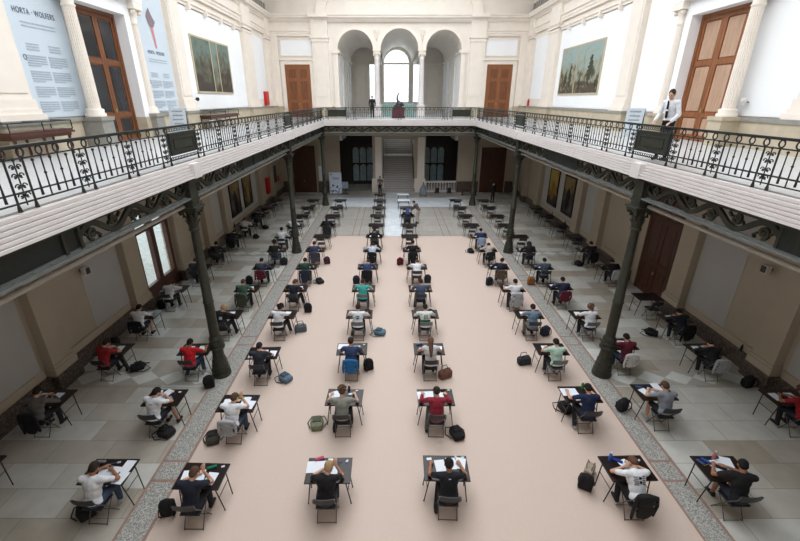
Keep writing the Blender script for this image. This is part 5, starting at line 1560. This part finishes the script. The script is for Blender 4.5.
mt = cmat(70, 74, 56)
painted_tree(dp, -.045, 26.0, 8.5, 2.0, .5, mt); painted_tree(dp, -.045, 28.7, 8.45, 1.8, .32, mt); painted_tree(dp, -.045, 29.4, 8.45, 1.3, .3, mt); painted_tree(dp, -.045, 27.2, 8.4, .8, .3, mt); painted_tree(dp, -.045, 25.0, 8.4, .9, .25, mt)
PD = paint_mat('dark_gold_figure_painting', lin(150, 122, 70), lin(96, 74, 44), lin(30, 24, 20), .5, 1.8, 2.0)
PG = paint_mat('gold_figure_painting', lin(178, 150, 72), lin(140, 104, 44), lin(40, 28, 20), .45, 2.4, 9.0)
for lab, X, s, a, b, z0, z1, m_ in (('nearer of two tall dark framed paintings below the left gallery', XL + .02, 1, 25.45, 27.2, 1.0, 3.15, PD), ('farther of two tall dark framed paintings below the left gallery', XL + .02, 1, 27.9, 29.65, 1.05, 3.2, PD),
                                ('nearer of two tall dark framed paintings below the right gallery', XR - .02, -1, 25.3, 27.0, 1.05, 3.55, PD), ('farther of two tall dark framed paintings below the right gallery', XR - .02, -1, 27.95, 29.65, 1.05, 3.6, PG)):
    t = wall_picture('framed_painting', lab, 'painting', X, s, a, b, z0, z1, [(a, b - .1, m_)], M_frame, .06, .12)
    mb = MB(); yc = 0; zc_ = (z0 + z1) / 2; x = s * .042
    for i, (u, v_, r1, r2) in enumerate(((0, .35, .12, .14), (0, 0, .3, .4), (.05, -.5, .28, .45))):
        mb.add([(x + s * .001 * i, yc + u + r1 * math.cos(q * PI / 6), zc_ + v_ + r2 * math.sin(q * PI / 6)) for q in range(12)], [tuple(range(12))])
    mb.build('painted_figure', cmat(34, 30, 28) if 'nearer' in lab else cmat(150, 118, 56), t)

# the two wall texts
def lettering(txt, size, y0, z, X, parent, m_, align='CENTER', nm='title_lettering'):
    c = bpy.data.curves.new(nm, 'FONT'); c.body = txt; c.size = size; c.align_x = align; c.extrude = .002; c.space_character = 1.15
    o = bpy.data.objects.new(nm, c); COL.objects.link(o); c.materials.append(m_)
    o.rotation_euler = (PI / 2, 0, PI / 2); o.location = (X, y0, z); o.parent = parent
    dg = bpy.context.evaluated_depsgraph_get(); me = bpy.data.meshes.new_from_object(o.evaluated_get(dg)); bpy.data.objects.remove(o)
    q = ob(nm, me, m_, parent); q.rotation_euler = (PI / 2, 0, PI / 2); q.location = (X, y0, z); q.scale = (.74, 1, 1)
    return q


M_ink = cmat(88, 98, 116)
M_ink2 = cmat(176, 188, 198)
for lab, y0, y1, zt, sz, big in (('large pale blue wall text panel at the near end of the left gallery', 12.55, 14.42, 10.15, .29, True), ('narrow pale blue wall text panel beyond the left gallery door', 18.75, 20.95, 9.75, .26, False)):
    t = thing('exhibition_text_panel', lab, 'wall text', (XL + .07, (y0 + y1) / 2, 0))
    yc = 0; w_ = (y1 - y0) / 2 - .12
    lettering('HORTA \u00b7 WOLFERS', sz * .72, yc - .03, zt, .006, t, M_ink)
    bt = MB()
    for i in range(2):
        z = zt - .22 - i * .09; bt.box(0, .004, -w_ * .75, w_ * .75, z, z + .03)
    for cy in (-w_ * .55, w_ * .45):
        for i in range(3): bt.box(0, .004, cy - w_ * .25, cy + w_ * .3, zt - .75 - i * .07, zt - .72 - i * .07)
    for blk in range(4):
        for cy in (-w_ * .5, w_ * .5):
            for i in range(5):
                z = zt - 1.05 - blk * .4 - i * .062; bt.box(0, .004, cy - w_ * .44, cy + w_ * (.44 if i < 4 else .1), z, z + .03)
    bt.build('body_text', M_ink2, t)
    lettering('O', .2, -w_ * 1.0, zt - 1.15, .006, t, M_ink, nm='initial_lettering')
    if not big:
        # jewel with a red ribbon printed above the title
        MB().add([(.005, yc + a, zt + .95 + b) for a, b in ((-.34, .42), (-.22, .6), (-.02, .78), (.14, .52), (.34, .3), (.16, .1), (-.02, -.02), (-.2, .12))], [tuple(range(8))]).build('printed_jewel', cmat(140, 124, 128), t)
        MB().add([(.006, yc + a, zt + .95 + b) for a, b in ((-.12, .05), (.1, .08), (.14, -.7), (.02, -.72))], [(0, 1, 2, 3)]).build('printed_ribbon', cmat(214, 140, 142), t)
    else:
        MB().add([(.005, yc + .1 + a, zt + .95 + b) for a, b in ((-.08, .05), (.08, .05), (.1, .2), (-.1, .2))], [(0, 1, 2, 3)]).build('printed_mark', cmat(96, 92, 100), t)

# sculpture
t = thing('sculpture', 'dark bronze bird sculpture with a raised wing on the far gallery', 'sculpture', (.6, 36.6, ZG))
MB().box(-.55, .55, -.4, .4, 0, .1).rbox((0, 0, .45), (.5, .38, .38), b=.02).build('pedestal', M_plinth, t)
mb = MB(); ell(mb, (.12, 0, 1.05), (.3, .18, .22)); cap(mb, (.1, 0, 1.15), .14, (-.08, 0, 1.35), .09); cap(mb, (-.08, 0, 1.35), .09, (-.1, 0, 1.6), .07); cap(mb, (-.1, 0, 1.6), .07, (.0, 0, 1.85), .05); cap(mb, (0, 0, 1.85), .05, (.12, 0, 2.05), .02)
cap(mb, (.3, 0, 1.05), .1, (.48, 0, .95), .05); cap(mb, (-.1, 0, 1.0), .12, (-.28, 0, .9), .08); ell(mb, (0, 0, .88), (.35, .25, .07))
me = fuse(mb, 'bird', .025, 2); ob('figure', me, M_bronze, t)

# small fittings
def fitting(name, label, cat, X, Y, Z, parts):
    t = thing(name, label, cat, (X, Y, Z))
    for nm, mb, m_ in parts: mb.build(nm, m_, t)


fitting('hose_cabinet', 'red fire hose cabinet on the wall below the left gallery', 'fire cabinet', XL + .003, 33.75, 0, [('cabinet', MB().box(0, .2, -.55, .15, .9, 2.15), M_redp), ('cabinet_door', MB().box(.2, .22, -.5, .1, .95, 2.1), M_redp)])
tag(MB().box(XL + .005, XL + .055, 35.6, 36.6, 1.3, 2.7).build('framed_notice', M_frame), 'dark framed notice beside the red cabinet below the left gallery', 'picture')
fitting('hose_cabinet', 'red fire cabinet on the left gallery near the far corner', 'fire cabinet', XL + .055, 35.7, ZG, [('cabinet', MB().box(0, .2, -.4, .4, 1.0, 2.0), M_redp), ('cabinet_door', MB().box(.2, .22, -.35, .35, 1.05, 1.95), M_redp)])
for lab, X, Y, Z in (('red fire extinguisher near the far corner of the right gallery', 11.29, 36.6, 7.475), ('red fire extinguisher beside the framed notice below the left gallery', XL + .092, 36.95, 1.25)):
    fitting('fire_extinguisher', lab, 'fire extinguisher', X, Y, Z, [('cylinder', MB().lathe([(.07, 0), (.085, .03), (.085, .4), (.04, .48)], 0, 0, 14), M_redp), ('valve', MB().box(-.02, .02, -.05, .05, .48, .54), M_irond), ('hose', MB().tube([(0, .04, .52), (.02, .12, .45), (.03, .11, .2)], .015, 6), M_irond)])
for lab, X, Y, Z, s in (('white wall speaker below the nearest left gallery', XL + .012, 12.35, 2.85, 1), ('white wall speaker below the nearest right gallery', XR - .012, 11.4, 3.3, -1)):
    fitting('wall_speaker', lab, 'speaker', X, Y, Z, [('bracket', MB().box(*sorted((0, s * .1)), -.04, .04, -.04, .04), M_tube), ('housing', MB().rbox((s * .16, 0, 0), (.08, .11, .13), b=.03), M_fascia), ('grille', MB().rbox((s * .25, 0, 0), (.012, .08, .1), b=.006), M_tube)])
for lab, X, Y, Z, s in (('white wall spotlight beside the right fluted column of the right gallery', XR - .06, 14.1, 7.9, -1), ('small dark wall lamp below the triptych on the left gallery', XL + .06, 21.0 + 1.75, 7.95, 1)):
    fitting('wall_lamp', lab, 'lamp', X, Y, Z, [('bracket', MB().tube([(0, 0, 0), (s * .15, 0, .03)], .02, 6), M_tube), ('lamp_head', MB().lathe([(.04, -.05), (.09, .02), (.09, .1), (.05, .13)], s * .18, 0, 16), M_fascia if s < 0 else M_irond)])
# banner, notice, grey trolley and bench at the far wall
t = thing('roll_up_banner', 'white and blue banner standing behind the far left corner column', 'banner', (-5.0, 37.3, 0))
MB().box(-.55, .55, -.02, .02, .05, 1.95).build('banner_cloth', cmat(206, 214, 226), t); MB().box(-.58, .58, -.1, .1, 0, .06).build('banner_foot', M_tube, t)
mb = MB()
rr = random.Random(5)
for i in range(16): a = rr.uniform(-.5, .4); z = rr.uniform(.1, .75); mb.box(a, a + rr.uniform(.06, .16), -.026, -.021, z, z + rr.uniform(.05, .16))
mb.box(-.4, -.3, -.026, -.021, 1.72, 1.84).box(-.3, .35, -.026, -.021, 1.45, 1.49).box(-.2, .35, -.026, -.021, 1.35, 1.39)
mb.build('printed_pattern', cmat(60, 78, 130), t)
tag(MB().box(-6.6, -6.3, YF - .16, YF - .13, 1.05, 2.4).build('notice', M_paper), 'tall white notice on the far wall beside the left dark door', 'notice')
t = thing('information_stand', 'grey stand with white boards beside the blue and white banner', 'stand', (-4.15, 37.4, 0))
MB().box(-.02, .02, -.02, .02, 0, 1.1).build('pole', M_tube, t); MB().box(-.28, .28, -.16, .16, 0, .04).build('base', M_tube, t); MB().box(-.28, .28, -.04, -.02, .5, 1.1).build('board', cmat(150, 160, 176), t)
t = thing('covered_trolley', 'grey cloth covered trolley left of the white stone balustrade', 'trolley', (2.85, 36.5, 0))
mb = MB(); ell(mb, (0, 0, .62), (.26, .25, .35)); mb.rbox((0, 0, .35), (.3, .28, .28), b=.1); cap(mb, (.0, 0, .9), .1, (.02, 0, 1.2), .07); ob('cloth', fuse(mb, 'cloth', .03, 3), cmat(126, 132, 140), t)
for s in (-1, 1):
    for q in (-1, 1): MB().tube([(s * .22 - .02, q * .2, .05), (s * .22 + .02, q * .2, .05)], .05, 10).build('wheel', M_frame, t)
t = thing('bench', 'low dark bench against the far wall right of the stone balustrade', 'bench', (7.0, 36.9, 0))
MB().box(-.7, .7, -.2, .2, .4, .46).build('seat', M_doord, t)
for s in (-.6, .6): MB().box(s - .04, s + .04, -.18, .18, 0, .4).build('leg', M_doord, t)
for i, x in enumerate((4.2, 5.3)):
    t = thing('folded_trolley', '%s dark folded trolley in front of the white stone balustrade' % ('left' if i == 0 else 'right'), 'trolley', (x, 37.6, 0))
    MB().tube([(-.18, 0, .06), (-.18, 0, .9), (.18, 0, .9), (.18, 0, .06)], .02, 6).build('handle', M_irond, t); MB().box(-.2, .2, -.2, .02, .1, .16).rbox((0, -.08, .35), (.16, .1, .18), b=.04).build('load', M_frame, t)
    for s in (-1, 1): MB().tube([(s * .2 - .02, 0, .07), (s * .2 + .02, 0, .07)], .07, 10).build('wheel', M_frame, t)
# small bottles left on the wall ledge
for lab, X, Y, s in (('dark bottle on the marble ledge beside the third desk along the right wall', XR - .1, 11.3, 1), ('small dark bottle on the ledge below the nearer right painting', XR - .1, 25.9, 1), ('small dark bottle on the ledge below the farther right painting', XR - .1, 28.2, 1), ('small dark bottle on the ledge below the nearer left painting', XL + .1, 25.4, 1)):
    t = thing('drink_bottle', lab, 'bottle', (X, Y, .5)); obm('bottle_body', bott_me, cmat(34, 34, 38, .4), t); obm('cap', bcap_me, cmat(30, 30, 30, .4), t)
